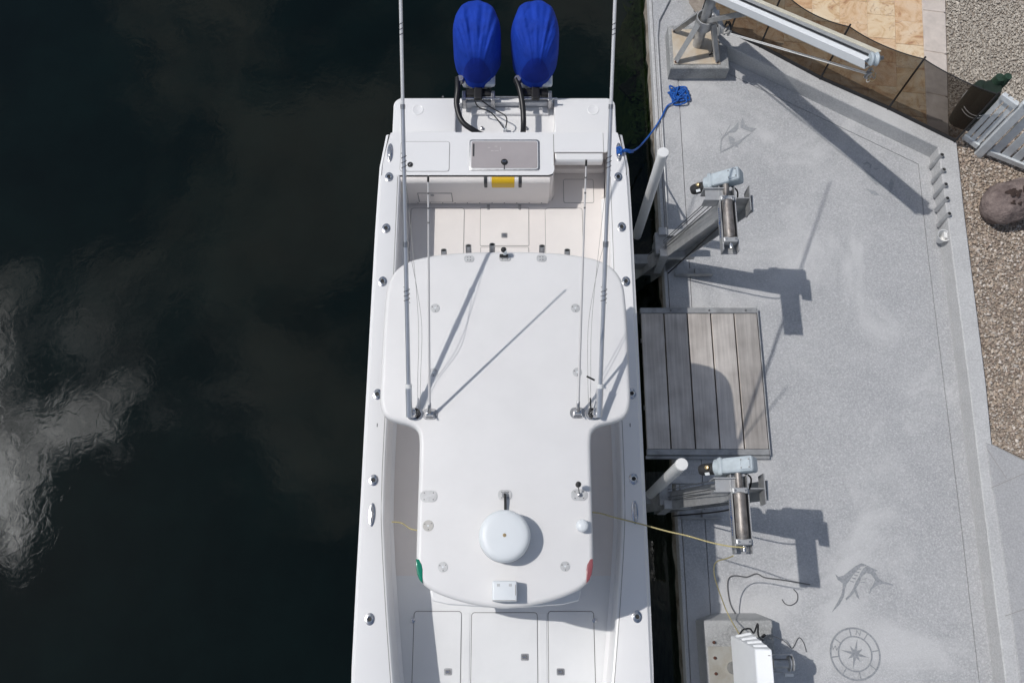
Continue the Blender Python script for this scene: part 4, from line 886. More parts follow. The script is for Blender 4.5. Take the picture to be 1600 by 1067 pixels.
# --- twin outboards under blue covers
def outboard(px, lab, clab):
    c = W(px, 70, 2.45); x0 = c.x; yf = W(px, 126, 2.18).y; ya = W(px, 8, 2.52).y
    o = box('outboard_motor', (x0, yf + .34, 2.00), (.40, .56, .22), M['gel'], boat, bv=.05); o['label'] = lab
    box('midsection', (x0, yf + .22, 1.45), (.22, .34, 1.05), M['gel'], o, bv=.06)
    box('lower_unit', (x0, yf + .25, .85), (.10, .42, .36), M['gel'], o, bv=.04)
    box('cowl_base', (x0 + .06, yf + .10, 2.04), (.32, .18, .08), M['boxw'], o, bv=.03)
    box('clamp_bracket', (x0 + .01, yf - .03, 1.93), (.32, .10, .12), M['black'], o, bv=.02)
    box('clamp_bracket', (x0 + .01, yf - .07, 2.02), (.10, .20, .06), M['black'], o, bv=.015)
    for s in (-.17, .19): box('clamp_arm', (x0 + s, yf - .08, 1.88), (.05, .14, .20), M['ssd'], o, bv=.01)
    tube('tie_rod', [(x0 - .2, yf - .12, 1.97), (x0 + .28, yf - .12, 1.97)], .012, M['ss'], o, 10)
    lathe('hose_nut', (x0 - .21, yf + .07, 2.06), [(0, 0), (.05, 0), (.055, .03), (.04, .07), (0, .07)], M['ssd'], o, 16)
    # blue canvas cover: pleated dome narrowing to the front
    nu, nvv = 120, 56; vs = []; fs = []; Lh = (ya - yf) / 2 + .03; ym = (ya + yf) / 2 + .02
    ph = random.uniform(0, 6)
    for j in range(nvv + 1):
        f_ = j / nvv                                       # 0 crown .. 1 hem
        for i in range(nu):
            a = TWO * i / nu; ca, sa = math.cos(a), math.sin(a)   # sa>0 is aft
            e = math.sin(min(1, f_ * 1.15) * math.pi / 2) ** .55
            wx = .292 * (1 - .22 * max(0, -sa) ** 2.2 - .12 * max(0, sa) ** 2.5)
            x = math.copysign(abs(ca) ** .80, ca) * wx * e
            y = math.copysign(abs(sa) ** .92, sa) * Lh * e
            zt = .62 * (1 - f_ ** 2.9) + .0
            zt -= .20 * max(0, -y / Lh - .05) ** 1.3 * (1 - f_ * .6)      # crown falls to the front
            zt -= .10 * max(0, y / Lh - .62) * (1 - f_ * .7) * 2.0            # and drops off the back
            # pleats gathered towards the front
            tt = (y / Lh + 1) / 2; q_ = x / (.06 + .26 * tt)
            fold = math.sin(q_ * 9.0 + ph + 1.3 * math.sin(tt * 3 + ph)) * .55 + math.sin(q_ * 17 + 2.1 * ph + 2 * tt) * .3
            amp = .026 * math.exp(-((tt - .38) / .30) ** 2) * (1 - f_ ** 5)
            nz_ = mnoise.noise(Vector((x * 5 + ph * 3, y * 2.2, ph))) * .022 + mnoise.noise(Vector((x * 11 + ph, y * 4.5 + 3, 2 * ph))) * .012
            cr_ = abs(mnoise.noise(Vector((x * 6 - y * 2.5 + ph, y * 3 + x * 2, 5 + ph))))
            fold = fold * (.35 + .9 * abs(mnoise.noise(Vector((q_ * .7, tt * 2 + ph, 1.7 * ph)))) * 1.6) + (nz_ - .035 * max(0, .18 - cr_)) / .026 * (1 - f_ ** 4)
            bag = .010 * math.sin(a * 5 + ph + f_ * 7) * f_ + .006 * math.sin(a * 11 + 2 * ph) * f_
            vs.append((x0 + x * (1 + bag * 2), ym + y * (1 + bag), 2.10 + zt + fold * max(amp, .014 * (1 - f_ ** 4))))
    for j in range(nvv):
        for i in range(nu):
            i2 = (i + 1) % nu; fs.append((j * nu + i, j * nu + i2, (j + 1) * nu + i2, (j + 1) * nu + i))
    fs.append(tuple(range(nu)))
    cv = mesh('motor_cover', vs, fs, M['blue'], None, True); tag(cv, clab, 'motor cover', 'blue covers on the twin outboards')
    # reinforced patch at the nose
    def cvp(i, j): return Vector(vs[j * nu + (i % nu)])
    i0 = int(nu * .75); pv = []; ci = range(-13, 14); cj = range(26, nvv - 3)
    for jj in cj:
        half_ = 13 * math.sqrt(max(.06, (jj - 25) / (nvv - 28)))
        for ii in ci:
            f0 = i0 + ii / 13 * half_; a_i = int(math.floor(f0)); fr_ = f0 - a_i; q_ = cvp(a_i, jj).lerp(cvp(a_i + 1, jj), fr_)
            pv.append(q_ + Vector((0, -.004, .005)))
    nn_ = len(ci); mesh('nose_patch', pv, [(a * nn_ + b, a * nn_ + b + 1, (a + 1) * nn_ + b + 1, (a + 1) * nn_ + b) for a in range(len(cj) - 1) for b in range(nn_ - 1)], M['blued'], cv, True)
    return o, cv
outboard(744.5, 'outboard motor away from the dock', 'royal blue canvas cover over the outboard farther from the dock')
outboard(836.5, 'outboard motor nearer the dock', 'royal blue canvas cover over the outboard nearer the dock')
tube('rigging_hose', spline([W(715, 122, 2.10), W(715, 140, 2.10), W(713.5, 165, 2.05), W(722, 190, 2.02), W(742, 205, 1.98), W(757, 212, 1.90)], 8), .034, M['black'], boat, 14)
tube('rigging_hose', spline([W(806, 124, 2.10), W(812, 140, 2.10), W(816.5, 165, 2.06), W(818, 190, 2.02), W(817, 212, 1.92)], 8), .034, M['black'], boat, 14)
tube('control_cable', spline([W(742, 158, 1.98), W(748, 168, 1.94), W(768, 177, 1.9), W(787, 200, 1.84)], 8), .008, M['black'], boat, 8)
tube('control_cable', spline([W(753, 158, 1.98), W(770, 170, 1.94), W(788, 180, 1.92), W(792, 188, 1.9), W(790, 200, 1.84)], 8), .008, M['black'], boat, 8)
tube('steering_rod', [W(742, 152, 1.96), W(840, 152, 1.96)], .011, M['ssd'], boat, 8)

# ================================================================== LIFT, GUIDE POSTS, PLATFORM
def ibeam(A, B, up, w, h, tf, tw):
    A, B = Vector(A), Vector(B); d = (B - A).normalized(); s = d.cross(up).normalized(); u = s.cross(d).normalized(); mb = MB(); L = (B - A).length; c = (A + B) / 2
    R = Matrix((s, d, u)).transposed()
    mb.box(c + u * (h / 2 - tf / 2), (w, L, tf), R); mb.box(c - u * (h / 2 - tf / 2), (w, L, tf), R); mb.box(c, (tw, L, h - 2 * tf), R); return mb, R, d, s, u
def lift(label):
    Z0 = D + 2.06
    T = W(1176, 766, Z0); Bm = Vector((T.x - .92, T.y + .20, -.6)); Tt = T + (T - Bm).normalized() * .08
    root = empty('boat_lift_winch', (Bm.x + .32, Bm.y, D), label, 'boat lift', 'boat lift winches on the dock')
    mb, R, d, s, u = ibeam(Bm, Tt, Vector((-1, 0, .3)), .20, .26, .014, .012)
    mb.build('rail', M['alu'], root)
    # end plate behind the winch
    e = Tt + d * .01; mbp = MB(); mbp.box(e + Vector((.05, 0, 0)), (.012, .30, .20), None); mbp.box(e + Vector((-.02, 0, .0)), (.14, .012, .18), None); mbp.build('end_plate', M['alud'], root)
    X = W(1158, 800, D + 2.28).x; Y0 = W(1156, 742, D + 2.28).y; Y1 = W(1160, 862, D + 2.28).y; ZD = D + 2.27
    # winch channel along the dock under the drum
    mb = MB(); mb.box((X + .01, (Y0 + Y1) / 2, ZD - .13), (.17, Y0 - Y1 + .02, .012)); mb.box((X - .075, (Y0 + Y1) / 2, ZD - .07), (.010, Y0 - Y1 + .02, .13)); mb.box((X + .095, (Y0 + Y1) / 2, ZD - .075), (.010, Y0 - Y1 + .02, .12))
    ch = mb.build('winch_channel', M['alu'], root)
    # blue lettering on the channel's canal side
    yy = Y0 - .24; k = 0
    while yy > Y1 + .16:
        if k % 2 == 0 or True:
            hh = .038 if k != 7 else .075
            box('letter_mark', (X - .0812, yy, ZD - .072), (.0012, .012 if k != 7 else .02, hh * random.uniform(.8, 1)), M['mark'], ch, R=Matrix.Rotation(.35, 3, 'X'), bv=0)
        yy -= .024; k += 1
    lathe('drum', (X, Y1 + .12, ZD), [(0, 0), (.050, 0), (.050, .01), (.058, .02), (.060, .10), (.057, .30), (.060, Y0 - Y1 - .34), (.058, Y0 - Y1 - .30), (.036, Y0 - Y1 - .29), (.034, Y0 - Y1 - .10), (0, Y0 - Y1 - .10)], M['drum'], root, 28, 'Y')
    for yb in (Y1 + .095, Y0 - .155):
        box('bearing_block', (X, yb, ZD - .01), (.155, .06, .10), M['alu'], root, bv=.012); 
        for sx in (-.05, .05): lathe('bearing_bolt', (X + sx, yb, ZD + .038), [(0, 0), (.010, 0), (.010, .012), (0, .012)], M['ssd'], root, 6)
    lathe('shaft_end', (X + .005, Y1 - .0, ZD), [(0, 0), (.022, 0), (.026, .03), (.022, .06), (0, .06)], M['ss'], root, 14, 'Y')
    lathe('shaft', (X, Y0 - .16, ZD), [(0, 0), (.030, 0), (.030, .22), (0, .22)], M['pvc'], root, 16, 'Y')
    # gearbox and motor lying across
    gy = Y0 + .10; before = set(sc.objects)
    gb = box('gearbox', (X + .02, gy, ZD - .005), (.33, .16, .17), M['gear'], root, bv=.028)
    box('gear_cover', (X + .11, gy - .005, ZD + .081), (.10, .105, .016), M['gear'], gb, bv=.008)
    for sx in (.07, .15):
        for sy in (-.04, .04): lathe('cover_bolt', (X + sx, gy + sy, ZD + .087), [(0, 0), (.008, 0), (.007, .006), (0, .006)], M['bolt'], gb, 8)
    box('gear_flange', (X - .16, gy, ZD - .01), (.06, .19, .19), M['gear'], gb, bv=.03)
    lathe('motor_flange', (X - .25, gy, ZD - .02), [(0, 0), (.06, 0), (.088, .015), (.092, .06), (.08, .12), (.06, .13), (0, .13)], M['gear'], root, 28, 'X')
    lathe('electric_motor', (X - .42, gy, ZD - .045), [(0, 0), (.045, 0), (.055, .02), (.060, .05), (.060, .15), (.055, .19), (0, .19)], M['blackm'], root, 24, 'X')
    lathe('brass_gland', (X - .31, gy + .005, ZD + .02), [(0, -.03), (.022, -.03), (.026, 0), (.02, .03), (0, .035)], M['brass'], root, 14)
    box('motor_tag', (X - .32, gy - .055, ZD + .008), (.05, .03, .006), M['plast'], root, R=Matrix.Rotation(.5, 3, 'X'), bv=.002)
    piv = Vector((X + .03, gy, ZD)); RT = Matrix.Translation(piv) @ Matrix.Rotation(math.radians(-34), 4, 'Y') @ Matrix.Translation(-piv)
    for ob_ in [q_ for q_ in sc.objects if q_ not in before]:
        w_ = WL[ob_]; ob_.data.transform(Matrix.Translation(-w_) @ RT @ Matrix.Translation(w_))
    # side frame that carries the winch on the rail
    mb = MB(); mb.box((X - .12, Y0 - .03, ZD - .08), (.26, .012, .20)); mb.box((X - .12, Y0 - .16, ZD - .08), (.26, .012, .16)); mb.box((X - .13, Y0 - .095, ZD - .02), (.20, .14, .012)); mb.build('winch_bracket', M['alu'], root)
    # wire ropes down the rail
    for k, off in enumerate((-.06, -.02, .035, .07)):
        a = Vector((X - .05, T.y + off + .04, ZD - .03)); b = Bm + Vector((.30, off, .9)) + Vector((-.10, 0, .16)); tube('wire_rope', [a, b], .0055, M['ssd'], root, 6)
    # carriage and dock brackets
    cpos = Vector((2.06, T.y + .20, 1.0))
    for sy in (-.20, .20):
        mb = MB(); c = cpos + Vector((0, sy * .75, .0)); mb.box(c, (.36, .09, .010)); mb.box(c + Vector((0, .042, -.04)), (.36, .008, .08)); mb.box(c + Vector((0, -.042, -.04)), (.36, .008, .08)); mb.box(c + Vector((-.22, 0, -.25)), (.10, .10, .6)); mb.build('carriage_arm', M['alu'], root)
    box('carriage', cpos + Vector((-.24, 0, -.05)), (.16, .30, .12), M['alud'], root, bv=.01)
    mb = MB(); 
    for sy in (.02,):
        c = Vector((DX + .22, T.y + sy - .02, D + .03)); mb.box(c, (.50, .11, .012)); mb.box(c + Vector((0, -.05, .05)), (.50, .010, .10)); mb.box(c + Vector((.10, .0, .03)), (.16, .09, .05)); mb.box(c + Vector((-.16, .15, -.05)), (.10, .30, .10))
    br = mb.build('dock_bracket', M['alud'], root)
    tube('power_cable', spline([(X + .05, Y0 + .04, ZD - .05), (X + .16, Y0 - .02, ZD - .12), (X + .12, Y0 - .20, ZD - .30), (X - .02, Y0 - .28, ZD - .55), (X - .28, T.y - .02, D + .06)], 8), .009, M['black'], root, 8)
    # cradle beam running out under the boat
    box('cradle_beam', (cpos.x - 1.9, cpos.y, .38), (3.2, .14, .22), M['alud'], root, bv=.01)
    return root, X, Y1
lw, LX, LY1 = lift('boat lift rail and winch at the end of the metal platform, near the yellow rope')
def copy_tree(o, parent=None):
    c = o.copy(); sc.collection.objects.link(c); c.parent = parent
    for ch in list(o.children): copy_tree(ch, c)
    return c
dyl = W(1134, 388, D + 2.28).y - W(1160, 862, D + 2.28).y
l2 = copy_tree(lw); l2.location.y += dyl; l2.location.x += .11; l2['label'] = 'boat lift rail and winch between the platform and the crane, below the painted hogfish'
def guide(px, py, z, lab):
    t = W(px, py, z); g = tube('guide_post', [(t.x, t.y, .35), (t.x, t.y, z)], .062, M['pvc'], None, 24); tag(g, lab, 'post', 'white pvc guide posts of the boat lift')
    lathe('post_cap', (t.x, t.y, z - .05), [(.0, 0), (.066, 0), (.066, .04), (.060, .052), (0, .056)], M['pvc'], g, 24)
guide(1036.5, 238, 2.62, 'white pvc guide post standing beside the stern of the boat'); guide(1065.5, 725, 2.62, 'white pvc guide post just past the end of the metal platform')

# ---- aluminium plank platform
PZt = D + .09
cor = [W(1000, 490, PZt), W(1187, 490, PZt), W(1198, 701, PZt), W(1011, 701, PZt)]
x0p = (cor[0].x + cor[3].x) / 2; x1p = (cor[1].x + cor[2].x) / 2; y0p = cor[0].y; y1p = cor[3].y
plt = empty('boarding_platform', ((x0p + x1p) / 2, (y0p + y1p) / 2, D), 'grey aluminium plank platform bridging from dock to boat', 'platform')
pw = (x1p - x0p) / 5
for k in range(5):
    xa_, xb_ = x0p + k * pw + .009, x0p + (k + 1) * pw - .009
    mb = MB(); L = y0p - y1p
    mb.box(((xa_ + xb_) / 2, (y0p + y1p) / 2, PZt - .006), (xb_ - xa_, L, .012)); 
    for xx in (xa_ + .004, xb_ - .004): mb.box((xx, (y0p + y1p) / 2, PZt - .035), (.008, L, .05))
    bevel(mb.build('plank', M['plank'], plt), .003, 2)
for yy, hh in ((y0p + .045, .05), (y1p - .04, .05)):
    box('end_rail', ((x0p + x1p) / 2, yy, PZt - .03), (x1p - x0p + .0, .075, .06), M['alud'], plt, bv=.006)
box('end_rail', ((x0p + x1p) / 2, y1p - .10, PZt - .06), (x1p - x0p + .02, .04, .05), M['alud'], plt, bv=.006)
box('side_rail', (x1p + .012, (y0p + y1p) / 2, PZt - .045), (.014, y0p - y1p + .16, .06), M['alud'], plt, bv=.003)
for k in range(2): box('bearer', ((x0p + x1p) / 2, y0p - .35 - k * .9, PZt - .075), (x1p - x0p, .06, .03), M['alud'], plt, bv=.003)
for x in (1048, 1108, 1165): lathe('rail_bolt', (W(x, 483, PZt).x, y0p + .045, PZt), [(0, 0), (.014, 0), (.012, .010), (0, .012)], M['bolt'], plt, 8)

# ================================================================== CRANE
BZ = D + .27
c0b = pxrect(1046, 40, 1137, 107, BZ)
crane = empty('davit_crane', (c0b[0], c0b[1], D), 'grey davit crane with raised boom on a cement block at the dock corner', 'crane')
blk = slab('cement_block', [[Vector((c0b[0] + sx * c0b[2] / 2, c0b[1] + sy * c0b[3] / 2)) for sx, sy in ((-1, -1), (1, -1), (1, 1), (-1, 1))]], D - .01, BZ, M['block'], crane, r=.012)
cxx, cyy = c0b[0] - .02, c0b[1] + .02
box('base_plate', (cxx - .02, cyy - .03, BZ + .008), (.66, .58, .018), M['plate'], crane, bv=.004)
ring = W(1100, 22, BZ + .62); rx, ry, rz_ = cxx + .0, cyy + .0, BZ + .60
def bar(name, A, B, w, t, m, par, up=Vector((0, 0, 1))):
    A, B = Vector(A), Vector(B); d = (B - A).normalized(); s = d.cross(up).normalized(); u = s.cross(d); R = Matrix((s, d, u)).transposed()
    return box(name, (A + B) / 2, (w, (B - A).length, t), m, par, R=R, bv=.004)
for sx, sy in ((-1, -1), (1, -1), (-1, 1), (1, 1)):
    A = Vector((cxx - .03 + sx * .275, cyy - .03 + sy * .245, BZ + .03)); B = Vector((rx + sx * .085, ry + sy * .075, rz_ - .02))
    mb = MB(); d = (B - A).normalized(); s = d.cross(Vector((0, 0, 1))).normalized(); u = s.cross(d); R = Matrix((s, d, u)).transposed(); c = (A + B) / 2; L = (B - A).length
    mb.box(c, (.008, L, .075), R); mb.box(c + u * .036, (.075, L, .008), R); mb.build('leg', M['alu'], crane)
    lathe('anchor_bolt', (cxx - .03 + sx * .295, cyy - .03 + sy * .262, BZ + .017), [(0, 0), (.018, 0), (.018, .02), (.010, .024), (.010, .04), (0, .04)], M['rust'], crane, 8)
vv, ff = tubev([(rx, ry, rz_ - .16), (rx, ry, rz_ + .03)], .125, 28, False); v2, f2 = tubev([(rx, ry, rz_ - .16), (rx, ry, rz_ + .03)], .113, 28, False)
mb = MB(); mb.add(vv, ff); mb.add(v2, f2); mb.add([vv[28 + i] for i in range(28)] + [v2[28 + i] for i in range(28)], [(i, (i + 1) % 28, 28 + (i + 1) % 28, 28 + i) for i in range(28)]); mb.build('socket', M['alu'], crane, smooth=True)
pz = D + 1.36
tube('mast', [(rx, ry, BZ + .02), (rx, ry, pz + .15)], .068, M['alu'], crane, 20)
tip = W(1365, 94, D + 2.95); A = Vector((rx - .06, ry + .10, pz)); d = (tip - A).normalized(); s = d.cross(Vector((0, 0, 1))).normalized(); u = s.cross(d); R = Matrix((s, d, u)).transposed(); L = (tip - A).length; c = (A + tip) / 2
M['cream'] = mat('cream painted flange', (0.56, 0.53, 0.44), 0.5, var=.08, vscale=6)
mb = MB(); mb.box(c - s * .05, (.010, L, .10), R); bm_ = mb.build('boom', M['alu'], crane)
for so_, w_, m_, hu in ((.088, .072, 'boxw', .05), (-.022, .050, 'alu', .05), (-.075, .056, 'cream', .056), (.088, .072, 'alu', -.05), (-.06, .09, 'alu', -.05)):
    bar('boom_flange', A + s * so_ + u * hu, tip + s * so_ + u * hu, w_, .012, M[m_], crane)
bar('boom_web', A + s * .03 + u * .0, tip + s * .03 + u * .0, .10, .012, M['anod'], crane)
bar('boom_web', A + s * .118 + u * .0, tip + s * .118 + u * .0, .010, .10, M['boxw'], crane)
bar('boom_strut', (rx, ry, pz - .55), A + d * .9 - u * .08, .06, .06, M['alu'], crane)
lathe('sheave', tip + d * .03 + Vector((-.03, 0, .03)), [(0, -.045), (.06, -.045), (.075, -.03), (.06, 0), (.075, .03), (.06, .045), (0, .045)], M['gear'], crane, 24, 'X')
lathe('sheave_hub', tip + d * .03 + Vector((.0, 0, .05)), [(0, -.045), (.022, -.045), (.022, .06), (0, .06)], M['bolt'], crane, 12, 'X')
cl = tip - u * .10
for k in range(3):
    pts = [cl + Vector((random.uniform(-.06, .06), random.uniform(-.07, .03), -random.uniform(0, .16))) for _ in range(7)]; tube('hoist_tangle', spline(pts, 5), .005, M['rgrey'] if k else M['brass'], crane, 6)
box('hook_block', cl + Vector((-.02, -.02, -.10)), (.06, .04, .10), M['ssd'], crane, bv=.01)
wz = W(1137, 50, D + 1.0)
lathe('hand_winch', wz + Vector((-.05, .03, -.02)), [(0, -.07), (.07, -.07), (.07, -.06), (.04, -.05), (.04, .05), (.07, .06), (.07, .07), (0, .07)], M['alud'], crane, 20, 'X')
bar('winch_arm', (rx + .04, ry - .02, rz_ + .25), wz + Vector((-.06, .03, 0)), .06, .05, M['alu'], crane)
pts = [wz + Vector((random.uniform(-.06, .05), random.uniform(-.06, .05), random.uniform(-.05, .05))) for _ in range(14)]; tube('rope_bundle', spline(pts, 6), .013, M['rgrey'], crane, 8)
for k in (0, 1): tube('hoist_line', [wz + Vector((.02, -.02 - .02 * k, 0)), cl + Vector((-.06 * k, -.03, -.06))], .006, M['pvc'], crane, 6)
for k in range(2): tube('control_cable', spline([wz + Vector((-.05, .05, .05)), wz + Vector((-.02 + .03 * k, .10, .08)), wz + Vector((.03, .04, .0)), Vector((rx + .16, ry - .1, BZ + .35)), Vector((rx + .22 - .04 * k, ry - .18, BZ + .12)), Vector((rx + .15, ry - .2, BZ + .05))], 8), .008, M['black'], crane, 8)
box('switch_box', W(1118, 22, D + 1.05), (.10, .08, .07), M['anod'], crane, bv=.008)

# ---- second davit base with a white enclosure (bottom of the picture)
q = pxrect(1104, 969, 1213, 1120, BZ)
dv = empty('equipment_block', (q[0], q[1], D), 'cement block with white louvred enclosure and reel at the bottom of the dock', 'equipment block')
bx0, bx1, by1, by0 = q[0] - q[2] / 2, q[0] + q[2] / 2, q[1] + q[3] / 2, q[1] - q[3] / 2
vs = [(bx0, by0, BZ), (bx1, by0, BZ), (bx1, by1, BZ), (bx0, by1, BZ), (bx0 - .03, by0, D - .01), (bx1 + .03, by0, D - .01), (bx1 + .06, by1 + .02, D - .01), (bx1 - .12, by1 + .09, D - .01), (bx0 + .2, by1 + .09, D - .01), (bx0 - .04, by1 + .01, D - .01)]
bevel(mesh('cement_block', vs, [(0, 1, 2, 3), (0, 4, 5, 1), (1, 5, 6, 2), (2, 6, 7), (3, 2, 7, 8), (3, 8, 9), (0, 3, 9, 4)], M['block'], dv), .015, 2)
box('base_plate', (q[0] - .06, q[1] - .16, BZ + .008), (.62, q[3] - .25, .016), M['plate2'], dv, bv=.004)
for k in range(3): lathe('anchor_bolt', (bx0 + .10, by1 - .24 - k * .17, BZ + .012), [(0, 0), (.018, 0), (.018, .02), (.01, .035), (0, .035)], M['rust'], dv, 8)
zb, zt = D + .78, D + 1.42
e_ = lambda x, y, z: W(x, y, z)
a0, a1 = e_(1141, 993, zb), e_(1179, 1013, zt - .08); b1_ = e_(1206, 1014, zt); b0_ = e_(1172, 986, zb + .05)
ln = Vector((0.0, -.72, 0))
vs = [a0, a1, b1_, b0_, a0 + ln, a1 + ln, b1_ + ln, b0_ + ln]
enc = bevel(mesh('enclosure', vs, [(0, 1, 2, 3), (4, 7, 6, 5), (0, 4, 5, 1), (1, 5, 6, 2), (2, 6, 7, 3), (3, 7, 4, 0)], M['boxw'], dv), .014, 3)
for k in range(4):
    t = .14 + k * .24; A = a0.lerp(a1, t); B = b0_.lerp(b1_, t); A2, B2 = A.lerp(B, .12), A.lerp(B, .88)
    n_ = (a1 - a0).cross(b0_ - a0).normalized(); n_ = n_ if n_.y > 0 else -n_
    mb = MB(); dd = (a1 - a0).normalized() * .028; mb.add([A2 + n_ * .002, B2 + n_ * .002, B2 + dd * .4 + n_ * .022, A2 + dd * .4 + n_ * .022, A2 + dd + n_ * .002, B2 + dd + n_ * .002], [(0, 1, 2, 3), (3, 2, 5, 4), (0, 3, 4), (1, 5, 2)]); mb.build('louvre', M['boxw'], enc)
for yy in (-.06, -.45): box('screw_slot', b1_ + Vector((-.03, yy, -.012)), (.022, .008, .01), M['seam'], enc, bv=0)
tube('pedestal', [(a0.x + .12, a0.y - .35, BZ), (a0.x + .12, a0.y - .35, zb + .1)], .07, M['alud'], dv, 16)
rc = W(1222, 1036, D + .72)
lathe('reel', rc, [(0, -.10), (.05, -.10), (.05, .06), (.085, .07), (.085, .085), (.05, .09), (.05, .10), (.08, .11), (.08, .12), (0, .12)], M['alu'], dv, 28, 'X')
box('reel_bracket', rc + Vector((.0, .09, -.01)), (.22, .012, .13), M['alu'], dv, bv=.003); box('reel_post', rc + Vector((-.05, -.22, -.05)), (.12, .26, .10), M['alu'], dv, bv=.006)
box('reel_stop', rc + Vector((.07, -.12, -.02)), (.10, .03, .03), M['pvc'], dv, bv=.006); tube('reel_stand', [rc + Vector((-.03, 0, -.06)), (rc.x - .06, rc.y, BZ)], .04, M['alud'], dv, 12)
tube('supply_hose', spline([W(1156, 990, D + .8), W(1162, 983, D + .95), W(1172, 982, D + .95), W(1178, 988, D + .9), W(1184, 974, D + .75), W(1185, 992, D + .7), W(1192, 1000, BZ + .1)], 8), .010, M['black'], dv, 8)
tube('thin_wire', spline([W(1192, 999, BZ + .12), W(1203, 993, BZ + .06), W(1215, 996, BZ + .02), W(1228, 1003, D + .1), W(1238, 1012, D + .02), W(1248, 996, D + .01), W(1256, 1004, D + .01), W(1260, 1018, D + .01)], 8), .005, M['bolt'], dv, 6)
box('wire_clip', W(1193, 993, BZ + .12), (.05, .03, .05), M['black'], dv, R=Matrix.Rotation(.7, 3, 'Z'), bv=.008)

# ================================================================== FENCES AND THINGS ON LAND
fence = empty('mesh_fence', fpts[2], 'black see-through netting safety fence standing on the curb wall', 'fence')
FH = 1.16; tops = []
ext = fpts[0] - (fpts[1] - fpts[0]) * 1.0
P5 = [ext] + fpts
for p in P5:
    tube('fence_post', [p + Vector((0, 0, .001)), p + Vector((0, 0, FH + .04))], .013, M['blackm'], fence, 8)
    tops.append(p + Vector((0, 0, FH)))
for k in range(len(P5) - 1):
    a, b = P5[k], P5[k + 1]; nx, nz = 14, 6; vs = []; sag = (.16, .22, .10, .07, .05)[k]; ln_ = (b - a).normalized(); nn = Vector((-ln_.y, ln_.x, 0))
    for i in range(nx + 1):
        t = i / nx; top = FH - sag * 4 * t * (1 - t)
        for j in range(nz + 1):
            f_ = j / nz; vs.append(a.lerp(b, t) + Vector((0, 0, .02 + (top - .02) * f_)) + nn * (.03 * math.sin(t * 9 + k) * math.sin(f_ * 3.1)))
    mesh('netting', vs, [(i * (nz + 1) + j, (i + 1) * (nz + 1) + j, (i + 1) * (nz + 1) + j + 1, i * (nz + 1) + j + 1) for i in range(nx) for j in range(nz)], M['net'], fence, True)
    tube('top_hem', [vs[i * (nz + 1) + nz] for i in range(nx + 1)], .007, M['blackm'], fence, 6)
    bar('bottom_hem', a + Vector((0, 0, .035)), b + Vector((0, 0, .035)), .012, .065, M['blackm'], fence)

def pickets(name, A, B, n, label, grp, gapf=.30, post=None):
    A, B = Vector((A.x, A.y, GZ)), Vector((B.x, B.y, GZ)); d = (B - A); L = d.length; d.normalize(); R = Matrix((d, Vector((-d.y, d.x, 0)), Vector((0, 0, 1)))).transposed()
    root = empty(name, A, label, 'fence'); w = L / n
    for k in range(n):
        c = A + d * (w * (k + .5)); box('picket', c + Vector((0, 0, .62)), (w * (1 - gapf), .022, 1.10), M['pick'], root, R=R, bv=.004)
    for z in (.14, 1.12):
        box('rail', (A + B) / 2 + Vector((0, 0, z)) + Vector((-d.y, d.x, 0)) * -.028, (L, .035, .09), M['pick'], root, R=R, bv=.005)
    if post is not None: 
        p = Vector((post.x, post.y, GZ)); box('post', p + Vector((0, 0, .62)), (.11, .11, 1.28), M['pick'], root, R=R, bv=.008); box('post_cap', p + Vector((0, 0, 1.275)), (.14, .14, .03), M['pick'], root, R=R, bv=.01)
    return root
gA, gB, gC = W(1500, 219, GZ), W(1529, 240, GZ), W(1680, 300, GZ)
pickets('picket_gate', gA, gB - (gB - gA).normalized() * .07, 3, 'narrow white picket gate panel beside the black fence end post', None, .22)
pickets('picket_fence', gB + (gC - gB).normalized() * .075, gC, 9, 'white picket fence with square post, cut off by the right edge', None, .24, post=gB)
# rolled canvas standing behind the fence end
rb_ = W(1503, 192, GZ); roll_ = empty('rolled_canvas', rb_, 'dark green rolled canvas tied with white cord, upright behind the fence end', 'canvas roll')
for k, (dx, dy, r, h, m) in enumerate(((0, 0, .15, .84, 'green'), (-.12, .06, .13, .80, 'green'), (.07, .10, .10, .92, 'greenl'), (.15, .09, .07, .96, 'greenl'))):
    pts = [rb_ + Vector((dx * (.5 + .5 * t), dy * (.5 + .5 * t), .02 + h * t)) for t in np.linspace(0, 1, 9)]; rr = [r * (.82 + .16 * math.sin(3 * t + k) + .1 * t) for t in np.linspace(0, 1, 9)]; rr[-1] *= .8
    tube('canvas_fold', pts, rr, M[m], roll_, 18, auto=60)
for z in (.40, .46):
    pts = [rb_ + Vector((.19 * math.cos(a) - .01, .04 + .20 * math.sin(a), z + .03 * math.sin(a))) for a in np.linspace(0, TWO, 29)]; tube('cord', pts, .006, M['pvc'], roll_, 6)
